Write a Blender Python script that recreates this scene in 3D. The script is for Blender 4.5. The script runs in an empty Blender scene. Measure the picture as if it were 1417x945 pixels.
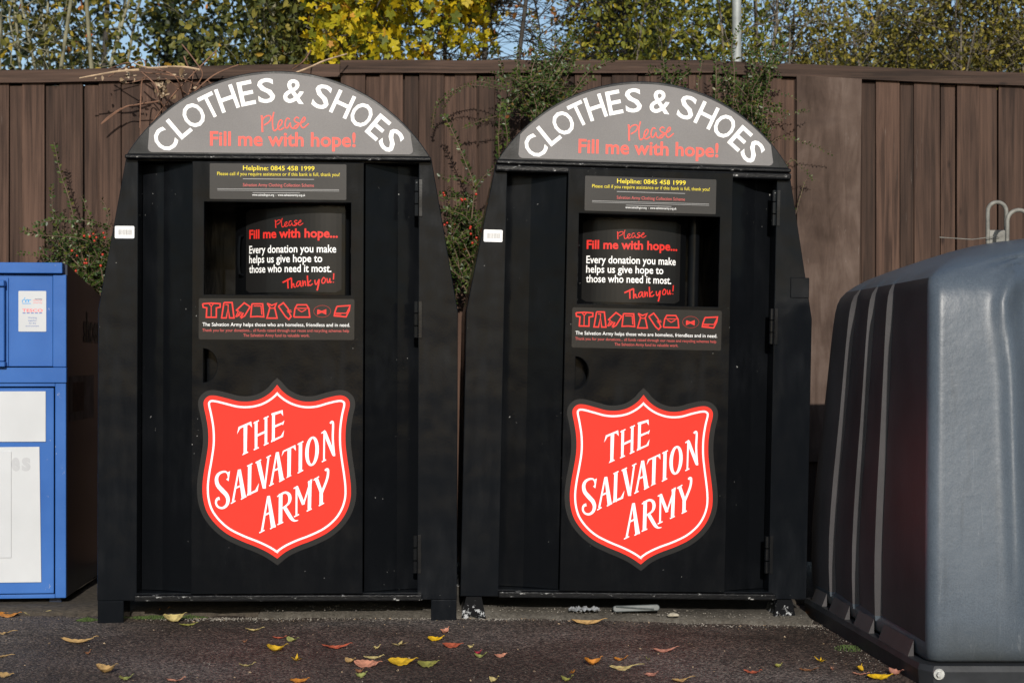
import bpy, bmesh, math, random
import numpy as np
from mathutils import Vector, Matrix, Euler

R = math.radians
scene = bpy.context.scene
COL = scene.collection
F_PX = 2110.0          # focal length in photo pixels, used to turn measured positions into metres

# ------------------------------------------------------------------ camera, sky, sun, exposure
cam_d = bpy.data.cameras.new('camera')
cam = bpy.data.objects.new('camera', cam_d)
COL.objects.link(cam)
scene.camera = cam
cam.location = (0, 0, 0.87)
cam.rotation_euler = (R(90), 0, 0)
cam_d.sensor_width = 36
cam_d.lens = F_PX / 1417 * 36
cam_d.shift_y = 27.5 / 1417
cam_d.clip_start = 0.05
cam_d.clip_end = 3000
cam_d.dof.use_dof = True
cam_d.dof.focus_distance = 5.15
cam_d.dof.aperture_fstop = 5.0

SUN_EL = 22
world = bpy.data.worlds.new('World')
scene.world = world
world.use_nodes = True
nt = world.node_tree
bg = nt.nodes['Background']
sky = nt.nodes.new('ShaderNodeTexSky')
sky.sky_type = 'NISHITA'
sky.sun_disc = False
sky.sun_elevation = R(SUN_EL)
sky.sun_rotation = R(177.5)
sky.altitude = 50
sky.air_density = 1.0
sky.dust_density = 0.6
sky.ozone_density = 1.0
nt.links.new(sky.outputs[0], bg.inputs[0])
bg.inputs[1].default_value = 0.115

sun_d = bpy.data.lights.new('sun', 'SUN')
sun = bpy.data.objects.new('sun', sun_d)
COL.objects.link(sun)
sun_d.energy = 4.2
sun_d.angle = R(0.5)
sun_d.color = (1.0, 0.94, 0.86)
sun.rotation_euler = (R(90 - SUN_EL), 0, R(2.5))
sun.location = (0, -20, 10)

vs = scene.view_settings
vs.view_transform = 'Standard'
vs.look = 'None'
vs.exposure = 0.0
vs.gamma = 1.0
vs.use_curve_mapping = False
scene.render.film_transparent = False

# ------------------------------------------------------------------ materials
def new_mat(name):
    m = bpy.data.materials.new(name)
    m.use_nodes = True
    t = m.node_tree
    return m, t, t.nodes['Principled BSDF']

def N(t, kind, **kw):
    n = t.nodes.new(kind)
    for k, v in kw.items():
        if k in n.inputs:
            n.inputs[k].default_value = v
        else:
            setattr(n, k, v)
    return n

def c4(c):
    return (c[0], c[1], c[2], 1)

def coords(t, scale=(1, 1, 1), kind='Object'):
    tc = t.nodes.new('ShaderNodeTexCoord')
    mp = t.nodes.new('ShaderNodeMapping')
    mp.inputs['Scale'].default_value = scale
    t.links.new(tc.outputs[kind], mp.inputs['Vector'])
    return mp.outputs[0]

def noise(t, vec, scale, detail=4, rough=0.55, dist=0.0):
    n = N(t, 'ShaderNodeTexNoise')
    n.inputs['Scale'].default_value = scale
    n.inputs['Detail'].default_value = detail
    n.inputs['Roughness'].default_value = rough
    n.inputs['Distortion'].default_value = dist
    t.links.new(vec, n.inputs['Vector'])
    return n.outputs['Fac']

def ramp(t, fac, stops, interp='LINEAR'):
    r = N(t, 'ShaderNodeValToRGB')
    cr = r.color_ramp
    cr.interpolation = interp
    while len(cr.elements) < len(stops):
        cr.elements.new(0.5)
    for e, (p, c) in zip(cr.elements, stops):
        e.position = p
        e.color = c4(c) if len(c) == 3 else c
    t.links.new(fac, r.inputs[0])
    return r.outputs[0]

def math_n(t, op, a, b=None):
    n = N(t, 'ShaderNodeMath', operation=op)
    for i, v in enumerate((a, b)):
        if v is None:
            continue
        if isinstance(v, (int, float)):
            n.inputs[i].default_value = v
        else:
            t.links.new(v, n.inputs[i])
    return n.outputs[0]

def mix(t, fac, a, b):
    n = N(t, 'ShaderNodeMix', data_type='RGBA')
    for idx, v in ((0, fac), (6, a), (7, b)):
        if isinstance(v, (int, float)):
            n.inputs[idx].default_value = v
        elif isinstance(v, tuple):
            n.inputs[idx].default_value = c4(v)
        else:
            t.links.new(v, n.inputs[idx])
    return n.outputs[2]

def bump(t, b, height, strength, dist=0.01):
    n = N(t, 'ShaderNodeBump')
    n.inputs['Strength'].default_value = strength
    n.inputs['Distance'].default_value = dist
    t.links.new(height, n.inputs['Height'])
    t.links.new(n.outputs[0], b.inputs['Normal'])

def plain(name, col, rough=0.5, metal=0.0, spec=0.5, var=0.12, vscale=14, bmp=0.0, bscale=60):
    """Paint, plastic or print with a faint unevenness of its own."""
    m, t, b = new_mat(name)
    v = coords(t)
    f = noise(t, v, vscale)
    lo = tuple(x * (1 - var) for x in col)
    hi = tuple(min(1, x * (1 + var)) for x in col)
    t.links.new(ramp(t, f, [(0.3, lo), (0.7, hi)]), b.inputs['Base Color'])
    b.inputs['Roughness'].default_value = rough
    b.inputs['Metallic'].default_value = metal
    b.inputs['Specular IOR Level'].default_value = spec
    if bmp:
        bump(t, b, noise(t, v, bscale, 5), bmp, 0.004)
    return m

def paint_black(name, base=(0.010, 0.0115, 0.0135), rough=0.34, chips=0.5, dust=0.5, spec=0.35):
    """Old black gloss paint: wavy sheet, dust film, sparse pale chips."""
    m, t, b = new_mat(name)
    v = coords(t)
    big = noise(t, v, 3.0, 5)
    vs_ = coords(t, (3.0, 3.0, 0.8))
    streak = noise(t, vs_, 9, 6)
    film = math_n(t, 'MULTIPLY', ramp(t, big, [(0.42, (0, 0, 0)), (0.66, (1, 1, 1))]), ramp(t, streak, [(0.35, (0, 0, 0)), (0.8, (1, 1, 1))]))
    film = math_n(t, 'MULTIPLY', film, 0.065 * dust)
    col = mix(t, film, base, (0.085, 0.092, 0.105))
    chip = noise(t, v, 95, 2)
    patch = noise(t, v, 6, 3)
    cm = math_n(t, 'MULTIPLY', ramp(t, chip, [(0.735, (0, 0, 0)), (0.755, (1, 1, 1))]), ramp(t, patch, [(0.55, (0, 0, 0)), (0.65, (1, 1, 1))]))
    cm = math_n(t, 'MULTIPLY', cm, chips)
    col = mix(t, cm, col, (0.45, 0.45, 0.43))
    t.links.new(col, b.inputs['Base Color'])
    rr = ramp(t, streak, [(0.3, (rough - 0.05,) * 3), (0.75, (rough + 0.07,) * 3)])
    t.links.new(rr, b.inputs['Roughness'])
    b.inputs['Specular IOR Level'].default_value = spec
    h = math_n(t, 'ADD', math_n(t, 'MULTIPLY', noise(t, v, 5, 2), 1.0), math_n(t, 'MULTIPLY', noise(t, v, 130, 3), 0.03))
    bump(t, b, h, 0.38, 0.016)
    return m

def edge_worn(name):
    """Lip and foot edges: black paint rubbed through to pale undercoat."""
    m, t, b = new_mat(name)
    v = coords(t, (1, 1, 2.2))
    a = noise(t, v, 34, 6, 0.7)
    p = noise(t, v, 4.5, 3)
    k = math_n(t, 'ADD', a, math_n(t, 'MULTIPLY', p, 0.55))
    col = ramp(t, k, [(0.905, (0.006, 0.0065, 0.0075)), (0.945, (0.36, 0.36, 0.35))])
    t.links.new(col, b.inputs['Base Color'])
    b.inputs['Roughness'].default_value = 0.3
    b.inputs['Specular IOR Level'].default_value = 0.12
    bump(t, b, a, 0.4, 0.004)
    return m

def sticker(name, col, rough=0.32, dot=0.10, spec=0.4):
    """Printed vinyl: fine print screen plus faint dirt."""
    m, t, b = new_mat(name)
    v = coords(t)
    f = noise(t, v, 420, 2)
    d = noise(t, v, 5, 4)
    k = math_n(t, 'ADD', math_n(t, 'MULTIPLY', f, 0.5), math_n(t, 'MULTIPLY', d, 0.5))
    t.links.new(ramp(t, k, [(0.35, tuple(x * (1 - dot) for x in col)), (0.65, tuple(min(1, x * (1 + dot)) for x in col))]), b.inputs['Base Color'])
    b.inputs['Roughness'].default_value = rough
    b.inputs['Specular IOR Level'].default_value = spec
    bump(t, b, d, 0.12, 0.006)
    return m

def wood(name, dark, light, knots=True, grain=1.0, along='z'):
    m, t, b = new_mat(name)
    at = N(t, 'ShaderNodeAttribute', attribute_name='tint')
    tc = t.nodes.new('ShaderNodeTexCoord')
    # every board gets its own piece of grain: shift the lookup by the board's tint
    off = N(t, 'ShaderNodeVectorMath', operation='MULTIPLY_ADD')
    off.inputs[1].default_value = (1, 1, 1)
    comb = N(t, 'ShaderNodeCombineXYZ')
    t.links.new(math_n(t, 'MULTIPLY', at.outputs['Fac'], 31.0), comb.inputs[0])
    t.links.new(math_n(t, 'MULTIPLY', at.outputs['Fac'], 17.0), comb.inputs[2])
    t.links.new(tc.outputs['Object'], off.inputs[0])
    t.links.new(comb.outputs[0], off.inputs[2])
    mp = N(t, 'ShaderNodeMapping')
    mp.inputs['Scale'].default_value = (34, 34, 1.1) if along == 'z' else (1.1, 34, 34)
    t.links.new(off.outputs[0], mp.inputs[0])
    g = noise(t, mp.outputs[0], 1.6, 7, 0.62, 0.6)
    mp2 = N(t, 'ShaderNodeMapping')
    mp2.inputs['Scale'].default_value = (3, 3, 0.7) if along == 'z' else (0.7, 3, 3)
    t.links.new(off.outputs[0], mp2.inputs[0])
    blot = noise(t, mp2.outputs[0], 1.8, 5)
    k = math_n(t, 'ADD', math_n(t, 'MULTIPLY', g, 0.62), math_n(t, 'MULTIPLY', blot, 0.38))
    base = ramp(t, k, [(0.39, dark), (0.50, tuple((a + c) / 2 for a, c in zip(dark, light))), (0.62, light)])
    # knots
    mp3 = N(t, 'ShaderNodeMapping')
    mp3.inputs['Scale'].default_value = (11, 11, 4.2) if along == 'z' else (4.2, 11, 11)
    t.links.new(off.outputs[0], mp3.inputs[0])
    vor = N(t, 'ShaderNodeTexVoronoi')
    vor.inputs['Scale'].default_value = 1.0
    t.links.new(mp3.outputs[0], vor.inputs['Vector'])
    kn = ramp(t, vor.outputs['Distance'], [(0.04, (1, 1, 1)), (0.11, (0, 0, 0))])
    base = mix(t, math_n(t, 'MULTIPLY', kn, 0.75 if knots else 0.0), base, tuple(x * 0.35 for x in dark))
    # pale scuffs and bird lime
    sc = noise(t, mp.outputs[0], 6.0, 4)
    sp = noise(t, tc.outputs['Object'], 3.3, 3)
    sm = math_n(t, 'MULTIPLY', ramp(t, sc, [(0.66, (0, 0, 0)), (0.72, (1, 1, 1))]), ramp(t, sp, [(0.56, (0, 0, 0)), (0.66, (1, 1, 1))]))
    base = mix(t, math_n(t, 'MULTIPLY', sm, 0.55), base, (0.24, 0.205, 0.18))
    tn = N(t, 'ShaderNodeHueSaturation')
    tn.inputs['Saturation'].default_value = 1.0
    t.links.new(math_n(t, 'ADD', math_n(t, 'MULTIPLY', at.outputs['Fac'], 0.85), 0.54), tn.inputs['Value'])
    t.links.new(base, tn.inputs['Color'])
    t.links.new(tn.outputs[0], b.inputs['Base Color'])
    b.inputs['Roughness'].default_value = 0.78
    b.inputs['Specular IOR Level'].default_value = 0.25
    bump(t, b, g, 0.55 * grain, 0.004)
    return m

def leafy(name, stops, rough=0.55, trans=0.0, spec=0.3, gain=1.22):
    """Leaf colours picked per leaf from the 'tint' attribute."""
    m, t, b = new_mat(name)
    at = N(t, 'ShaderNodeAttribute', attribute_name='tint')
    c = ramp(t, at.outputs['Fac'], stops)
    v = coords(t)
    f = noise(t, v, 30, 2)
    hs = N(t, 'ShaderNodeHueSaturation')
    t.links.new(math_n(t, 'ADD', math_n(t, 'MULTIPLY', f, 0.7 * gain), 0.65 * gain), hs.inputs['Value'])
    t.links.new(c, hs.inputs['Color'])
    t.links.new(hs.outputs[0], b.inputs['Base Color'])
    b.inputs['Roughness'].default_value = rough
    b.inputs['Specular IOR Level'].default_value = spec
    if trans:
        tr = N(t, 'ShaderNodeBsdfTranslucent')
        t.links.new(hs.outputs[0], tr.inputs[0])
        mx = N(t, 'ShaderNodeMixShader')
        mx.inputs[0].default_value = trans
        out = t.nodes['Material Output']
        t.links.new(b.outputs[0], mx.inputs[1])
        t.links.new(tr.outputs[0], mx.inputs[2])
        t.links.new(mx.outputs[0], out.inputs[0])
    return m

M = {}
M['black'] = paint_black('black_paint', (0.0036, 0.0042, 0.0052), 0.16, 0.6, 0.9, 0.08)
M['black_frame'] = paint_black('black_frame_paint', (0.0046, 0.0056, 0.0072), 0.18, 0.9, 1.1, 0.085)
M['black_canopy'] = paint_black('black_canopy_paint', (0.0095, 0.0105, 0.0120), 0.30, 0.6, 0.9, 0.22)
M['black_deep'] = paint_black('black_gloss_paint', (0.0030, 0.0033, 0.0038), 0.16, 0.15, 0.15, 0.14)
M['worn'] = edge_worn('worn_black_edge')
M['sign_grey'] = sticker('grey_sign_vinyl', (0.182, 0.174, 0.171), 0.5, 0.12, 0.15)
M['help_grey'] = sticker('dark_grey_label_vinyl', (0.033, 0.0318, 0.0312), 0.24, 0.1, 0.2)
M['icon_grey'] = sticker('charcoal_label_vinyl', (0.017, 0.0163, 0.0158), 0.24, 0.1, 0.18)
M['chute_grey'] = sticker('black_label_vinyl', (0.0125, 0.0122, 0.012), 0.24, 0.1, 0.15)
M['white_print'] = plain('white_print', (0.88, 0.88, 0.87), 0.5, spec=0.2, var=0.02)
M['salmon_print'] = plain('faded_red_print', (0.76, 0.125, 0.10), 0.5, spec=0.15, var=0.06)
M['red_print'] = plain('red_print', (0.66, 0.030, 0.022), 0.5, spec=0.2, var=0.05)
M['dull_red_print'] = plain('small_red_print', (0.5, 0.04, 0.035), 0.4, var=0.05)
M['yellow_print'] = plain('yellow_print', (0.72, 0.58, 0.03), 0.5, spec=0.2, var=0.05)
M['grey_print'] = plain('grey_print', (0.30, 0.30, 0.30), 0.5, var=0.05)
M['shield_red'] = sticker('red_shield_vinyl', (0.80, 0.036, 0.023), 0.55, 0.06, 0.10)
M['shield_black'] = sticker('black_shield_vinyl', (0.016, 0.0155, 0.0155), 0.35, 0.1, 0.15)
M['shield_white'] = plain('shield_white', (0.80, 0.81, 0.84), 0.5, spec=0.2, var=0.02)
M['barcode_white'] = plain('barcode_white', (0.78, 0.78, 0.78), 0.45, var=0.03)
M['barcode_black'] = plain('barcode_ink', (0.12, 0.12, 0.12), 0.5)
M['hinge'] = paint_black('hinge_black', (0.005, 0.0055, 0.0065), 0.25, 0.8, 0.4, 0.2)
M['steel'] = plain('galvanised_steel', (0.42, 0.43, 0.42), 0.5, 0.6, var=0.25, vscale=40, bmp=0.3)
M['lug_steel'] = plain('weathered_loop_steel', (0.17, 0.165, 0.145), 0.65, 0.0, var=0.35, vscale=40, bmp=0.3)
M['post'] = plain('lamp_post_grey', (0.27, 0.29, 0.285), 0.6, 0.2, var=0.2, vscale=20)

# blue paint: sun faded, scuffed
def blue_paint():
    m, t, b = new_mat('blue_paint')
    v = coords(t)
    f = noise(t, v, 4, 5)
    col = ramp(t, f, [(0.3, (0.026, 0.095, 0.31)), (0.7, (0.042, 0.130, 0.385))])
    ch = noise(t, coords(t, (1, 1, 0.6)), 60, 4, 0.6)
    pt = noise(t, v, 5, 2)
    cm = math_n(t, 'MULTIPLY', ramp(t, ch, [(0.685, (0, 0, 0)), (0.70, (1, 1, 1))]), ramp(t, pt, [(0.52, (0, 0, 0)), (0.6, (1, 1, 1))]))
    col = mix(t, math_n(t, 'MULTIPLY', cm, 0.7), col, (0.42, 0.42, 0.42))
    t.links.new(col, b.inputs['Base Color'])
    b.inputs['Roughness'].default_value = 0.36
    b.inputs['Specular IOR Level'].default_value = 0.14
    bump(t, b, noise(t, v, 6, 3), 0.15, 0.01)
    return m
M['blue'] = blue_paint()
M['navy'] = plain('dark_navy_paint', (0.010, 0.017, 0.036), 0.35, spec=0.25, var=0.3, vscale=6, bmp=0.1, bscale=8)  # the bank's blue with the shadow on its flanks put into the colour
M['board_white'] = plain('white_board', (0.48, 0.495, 0.51), 0.5, spec=0.2, var=0.05, vscale=5)
M['board_edge'] = plain('grey_board_edge', (0.50, 0.51, 0.52), 0.6)
M['faint_print'] = plain('faint_grey_print', (0.40, 0.41, 0.43), 0.5, var=0.03)
M['ghost_print'] = plain('faded_side_print', (0.10, 0.085, 0.06), 0.6, var=0.5, vscale=40)
M['poster'] = plain('faded_poster', (0.16, 0.13, 0.12), 0.6, var=0.5, vscale=12)
M['poster_dark'] = plain('faded_poster_picture', (0.09, 0.045, 0.035), 0.6, var=0.5, vscale=25)
M['ink_blue'] = plain('blue_ink', (0.05, 0.30, 0.62), 0.5)
M['ink_dark'] = plain('dark_ink', (0.10, 0.11, 0.16), 0.5)
M['ink_red'] = plain('red_ink', (0.70, 0.10, 0.12), 0.5)
M['ink_navy'] = plain('navy_ink', (0.06, 0.12, 0.35), 0.5)

def hdpe():
    m, t, b = new_mat('grey_moulded_plastic')
    v = coords(t)
    sp = noise(t, v, 300, 2)
    big = noise(t, v, 3, 4)
    scr = noise(t, coords(t, (30, 8, 2.0)), 3, 5, 0.7, 1.2)
    k = math_n(t, 'ADD', math_n(t, 'MULTIPLY', sp, 0.55), math_n(t, 'MULTIPLY', big, 0.45))
    col = ramp(t, k, [(0.36, (0.048, 0.062, 0.080)), (0.64, (0.086, 0.106, 0.130))])
    col = mix(t, math_n(t, 'MULTIPLY', ramp(t, scr, [(0.62, (0, 0, 0)), (0.74, (1, 1, 1))]), 0.28), col, (0.28, 0.30, 0.32))
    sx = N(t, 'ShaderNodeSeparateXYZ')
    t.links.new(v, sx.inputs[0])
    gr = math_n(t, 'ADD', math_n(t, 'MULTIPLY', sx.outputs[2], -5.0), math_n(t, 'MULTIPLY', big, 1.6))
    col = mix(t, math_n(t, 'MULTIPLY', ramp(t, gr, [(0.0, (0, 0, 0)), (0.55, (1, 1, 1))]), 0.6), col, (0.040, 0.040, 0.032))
    drip = noise(t, coords(t, (26, 26, 0.9)), 2.0, 4, 0.6)
    col = mix(t, math_n(t, 'MULTIPLY', ramp(t, drip, [(0.56, (0, 0, 0)), (0.72, (1, 1, 1))]), 0.35), col, (0.045, 0.055, 0.066))
    t.links.new(col, b.inputs['Base Color'])
    t.links.new(ramp(t, big, [(0.3, (0.33,) * 3), (0.7, (0.42,) * 3)]), b.inputs['Roughness'])
    b.inputs['Specular IOR Level'].default_value = 0.30
    h = math_n(t, 'ADD', math_n(t, 'MULTIPLY', noise(t, v, 11, 4), 0.6), math_n(t, 'MULTIPLY', sp, 0.04))
    bump(t, b, h, 0.22, 0.02)
    return m
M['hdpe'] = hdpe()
M['hdpe_dark'] = plain('dark_ribbed_plastic', (0.050, 0.047, 0.049), 0.5, spec=0.25, var=0.25, vscale=4, bmp=0.15, bscale=40)  # the bin's grey plastic, darkened to carry the shade of its left side
M['base_plastic'] = plain('black_base_plastic', (0.024, 0.026, 0.029), 0.5, spec=0.2, var=0.3, vscale=10, bmp=0.2, bscale=50)

def asphalt():
    m, t, b = new_mat('asphalt')
    v = coords(t)
    fine = noise(t, v, 130, 3, 0.6)
    vor = N(t, 'ShaderNodeTexVoronoi')
    vor.inputs['Scale'].default_value = 150
    t.links.new(v, vor.inputs['Vector'])
    big = noise(t, v, 1.3, 5)
    wet = noise(t, v, 3.2, 4)
    base = ramp(t, big, [(0.34, (0.046, 0.034, 0.027)), (0.5, (0.078, 0.060, 0.050)), (0.66, (0.125, 0.106, 0.094))])
    st = ramp(t, vor.outputs['Color'], [(0.25, (0.30,) * 3), (0.6, (1.0,) * 3), (0.93, (2.5, 2.4, 2.25))])
    mu = N(t, 'ShaderNodeMix', data_type='RGBA', blend_type='MULTIPLY')
    mu.inputs[0].default_value = 0.9
    t.links.new(base, mu.inputs[6])
    t.links.new(st, mu.inputs[7])
    grit = ramp(t, noise(t, v, 210, 1), [(0.74, (0, 0, 0)), (0.77, (1, 1, 1))])
    col = mix(t, math_n(t, 'MULTIPLY', grit, 0.5), mu.outputs[2], (0.30, 0.27, 0.24))
    warp = N(t, 'ShaderNodeTexNoise')
    warp.inputs['Scale'].default_value = 3.5
    warp.inputs['Detail'].default_value = 5
    t.links.new(v, warp.inputs['Vector'])
    wv = N(t, 'ShaderNodeVectorMath', operation='MULTIPLY_ADD')
    wv.inputs[1].default_value = (0.22, 0.22, 0.22)
    t.links.new(warp.outputs['Color'], wv.inputs[0])
    t.links.new(v, wv.inputs[2])
    ck = N(t, 'ShaderNodeTexVoronoi', feature='DISTANCE_TO_EDGE')
    ck.inputs['Scale'].default_value = 0.75
    t.links.new(wv.outputs[0], ck.inputs['Vector'])
    crack = ramp(t, ck.outputs['Distance'], [(0.002, (1, 1, 1)), (0.007, (0, 0, 0))])
    col = mix(t, math_n(t, 'MULTIPLY', crack, 0.55), col, (0.022, 0.018, 0.015))
    t.links.new(col, b.inputs['Base Color'])
    t.links.new(ramp(t, wet, [(0.35, (0.62,) * 3), (0.7, (0.9,) * 3)]), b.inputs['Roughness'])
    b.inputs['Specular IOR Level'].default_value = 0.25
    h = math_n(t, 'ADD', math_n(t, 'MULTIPLY', vor.outputs['Distance'], -0.8), fine)
    bump(t, b, h, 0.9, 0.006)
    return m
M['asphalt'] = asphalt()

def concrete():
    m, t, b = new_mat('dirty_concrete')
    v = coords(t)
    f = noise(t, v, 90, 4)
    g = noise(t, v, 4, 5)
    k = math_n(t, 'ADD', math_n(t, 'MULTIPLY', f, 0.5), math_n(t, 'MULTIPLY', g, 0.5))
    t.links.new(ramp(t, k, [(0.38, (0.028, 0.024, 0.018)), (0.53, (0.068, 0.060, 0.048)), (0.70, (0.13, 0.12, 0.10))]), b.inputs['Base Color'])
    b.inputs['Roughness'].default_value = 0.9
    bump(t, b, f, 0.6, 0.006)
    return m
M['concrete'] = concrete()
M['soil'] = plain('dark_soil', (0.045, 0.036, 0.026), 0.95, var=0.5, vscale=50, bmp=0.8, bscale=90)
M['moss'] = plain('moss_green', (0.045, 0.075, 0.015), 0.9, var=0.4, vscale=60)
M['grit'] = plain('pale_grit', (0.22, 0.20, 0.17), 0.85, var=0.6, vscale=25)
M['fence'] = wood('brown_stained_boards', (0.023, 0.0125, 0.0085), (0.082, 0.047, 0.0325))
M['cap'] = wood('brown_capping', (0.023, 0.0135, 0.0092), (0.088, 0.053, 0.038), along='x')
def plywood():
    m, t, b = new_mat('weathered_plywood')
    v = coords(t)
    big = noise(t, v, 3.0, 6, 0.6)
    vert = noise(t, coords(t, (9, 9, 1.6)), 2.2, 6, 0.6, 0.8)
    k = math_n(t, 'ADD', math_n(t, 'MULTIPLY', big, 0.55), math_n(t, 'MULTIPLY', vert, 0.45))
    col = ramp(t, k, [(0.36, (0.034, 0.021, 0.015)), (0.5, (0.072, 0.048, 0.037)), (0.64, (0.122, 0.088, 0.071))])
    wet = noise(t, coords(t, (1, 1, 2.4)), 2.3, 3)
    col = mix(t, math_n(t, 'MULTIPLY', ramp(t, wet, [(0.54, (0, 0, 0)), (0.66, (1, 1, 1))]), 0.45), col, (0.040, 0.026, 0.021))
    pl = noise(t, coords(t, (22, 22, 3.0)), 3, 5, 0.7)
    col = mix(t, math_n(t, 'MULTIPLY', ramp(t, pl, [(0.67, (0, 0, 0)), (0.72, (1, 1, 1))]), 0.5), col, (0.20, 0.165, 0.145))
    t.links.new(col, b.inputs['Base Color'])
    b.inputs['Roughness'].default_value = 0.8
    b.inputs['Specular IOR Level'].default_value = 0.2
    bump(t, b, vert, 0.4, 0.004)
    return m
M['ply'] = plywood()
M['stem'] = plain('shrub_stem', (0.10, 0.065, 0.040), 0.8, var=0.3)
M['coto'] = leafy('small_shrub_leaves', [(0.0, (0.010, 0.020, 0.005)), (0.45, (0.028, 0.052, 0.010)), (0.8, (0.066, 0.095, 0.018)), (0.93, (0.11, 0.085, 0.02)), (1.0, (0.18, 0.05, 0.02))], 0.4, gain=0.95)
M['berry'] = plain('red_berry', (0.42, 0.030, 0.012), 0.35, var=0.15)
M['bramble'] = plain('dry_bramble', (0.20, 0.105, 0.065), 0.8, var=0.35, vscale=30)
M['bramble_pale'] = plain('dry_pale_cane', (0.42, 0.30, 0.19), 0.8, var=0.3, vscale=30)
M['bramble_leaf'] = leafy('dry_leaves', [(0.0, (0.12, 0.075, 0.04)), (0.6, (0.30, 0.22, 0.14)), (1.0, (0.42, 0.34, 0.24))], 0.8)

# ------------------------------------------------------------------ mesh helpers
class MB:
    """Collects geometry and links it as ONE mesh object."""
    def __init__(s):
        s.v, s.f, s.tint, s.cur = [], [], [], 0.5

    def add(s, verts, faces, tint=None):
        o = len(s.v)
        s.v.extend([tuple(p) for p in verts])
        s.f.extend([tuple(i + o for i in f) for f in faces])
        s.tint.extend([s.cur if tint is None else tint] * len(faces))
        return s

    def box(s, x0, x1, y0, y1, z0, z1, tint=None):
        v = [(x0, y0, z0), (x1, y0, z0), (x1, y1, z0), (x0, y1, z0), (x0, y0, z1), (x1, y0, z1), (x1, y1, z1), (x0, y1, z1)]
        f = [(0, 3, 2, 1), (4, 5, 6, 7), (0, 1, 5, 4), (1, 2, 6, 5), (2, 3, 7, 6), (3, 0, 4, 7)]
        return s.add(v, f, tint)

    def rbox(s, x0, x1, y0, y1, z0, z1, r=0.004, tint=None):
        bm = bmesh.new()
        bmesh.ops.create_cube(bm, size=1)
        for p in bm.verts:
            p.co = ((x0 + x1) / 2 + p.co.x * (x1 - x0), (y0 + y1) / 2 + p.co.y * (y1 - y0), (z0 + z1) / 2 + p.co.z * (z1 - z0))
        bmesh.ops.bevel(bm, geom=bm.edges[:], offset=r, segments=2, profile=0.5, affect='EDGES')
        return s.addbm(bm, tint)

    def addbm(s, bm, tint=None):
        bm.verts.index_update()
        s.add([p.co[:] for p in bm.verts], [[q.index for q in f.verts] for f in bm.faces], tint)
        bm.free()
        return s

    def tube(s, pts, rad, n=8, cap=True, tint=None):
        pts = [Vector(p) for p in pts]
        if isinstance(rad, (int, float)):
            rad = [rad] * len(pts)
        d0 = (pts[1] - pts[0]).normalized()
        up = Vector((0, 0, 1)) if abs(d0.z) < 0.9 else Vector((1, 0, 0))
        u = d0.cross(up).normalized()
        vs_, fs = [], []
        for i, p in enumerate(pts):
            a = pts[max(i - 1, 0)]
            c = pts[min(i + 1, len(pts) - 1)]
            d = (c - a).normalized()
            u = (u - d * u.dot(d))
            u = u.normalized() if u.length > 1e-6 else d.orthogonal().normalized()
            w = d.cross(u)
            for k in range(n):
                t_ = 2 * math.pi * k / n
                vs_.append(p + (u * math.cos(t_) + w * math.sin(t_)) * rad[i])
        for i in range(len(pts) - 1):
            for k in range(n):
                a, b = i * n + k, i * n + (k + 1) % n
                fs.append((a, b, b + n, a + n))
        if cap:
            fs.append(tuple(range(n - 1, -1, -1)))
            fs.append(tuple((len(pts) - 1) * n + k for k in range(n)))
        return s.add(vs_, fs, tint)

    def ribbon(s, pts, w, yy=0.0, lift=2e-5, closed=False):
        """Flat stroke in the x-z plane facing -y; w = full width per point."""
        pts = [Vector((p[0], p[1])) for p in pts]
        n = len(pts)
        if isinstance(w, (int, float)):
            w = [w] * n
        vs_ = []
        for i, p in enumerate(pts):
            a = pts[(i - 1) % n] if closed else pts[max(i - 1, 0)]
            c = pts[(i + 1) % n] if closed else pts[min(i + 1, n - 1)]
            d1 = (p - a)
            d2 = (c - p)
            d1 = d1.normalized() if d1.length > 1e-9 else d2.normalized()
            d2 = d2.normalized() if d2.length > 1e-9 else d1
            t_ = (d1 + d2)
            t_ = t_.normalized() if t_.length > 1e-6 else d1
            nn = Vector((-t_.y, t_.x))
            k = min(1.8, 1.0 / max(0.35, nn.dot(Vector((-d1.y, d1.x)))))
            h = w[i] / 2 * k
            y = yy - lift * i / max(n, 1)
            vs_.append((p.x + nn.x * h, y, p.y + nn.y * h))
            vs_.append((p.x - nn.x * h, y, p.y - nn.y * h))
        fs = []
        for i in range(n if closed else n - 1):
            a = 2 * i
            b = 2 * ((i + 1) % n)
            fs.append((a, a + 1, b + 1, b))
        return s.add(vs_, fs)

    def build(s, name, mat, parent=None, smooth=False, auto=None):
        me = bpy.data.meshes.new(name)
        me.from_pydata([tuple(p) for p in s.v], [], s.f)
        at = me.attributes.new('tint', 'FLOAT', 'FACE')
        at.data.foreach_set('value', np.array(s.tint, dtype=np.float32))
        me.materials.append(mat)
        if smooth:
            me.polygons.foreach_set('use_smooth', [True] * len(me.polygons))
            if auto:
                me.set_sharp_from_angle(angle=R(auto))
        me.update()
        o = bpy.data.objects.new(name, me)
        COL.objects.link(o)
        if parent:
            o.parent = parent
        return o

def empty(name, loc=(0, 0, 0), rot=(0, 0, 0)):
    o = bpy.data.objects.new(name, None)
    o.empty_display_size = 0.2
    COL.objects.link(o)
    o.location = loc
    o.rotation_euler = rot
    return o

def tag(o, label=None, cat=None, group=None, kind=None):
    if label: o['label'] = label
    if cat: o['category'] = cat
    if group: o['group'] = group
    if kind: o['kind'] = kind
    return o

def curve_mesh(cu):
    o = bpy.data.objects.new('tmp', cu)
    me = bpy.data.meshes.new_from_object(o)
    v = [p.co[:] for p in me.vertices]
    f = [tuple(p.vertices) for p in me.polygons]
    bpy.data.objects.remove(o)
    bpy.data.meshes.remove(me)
    bpy.data.curves.remove(cu)
    return v, f

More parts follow.
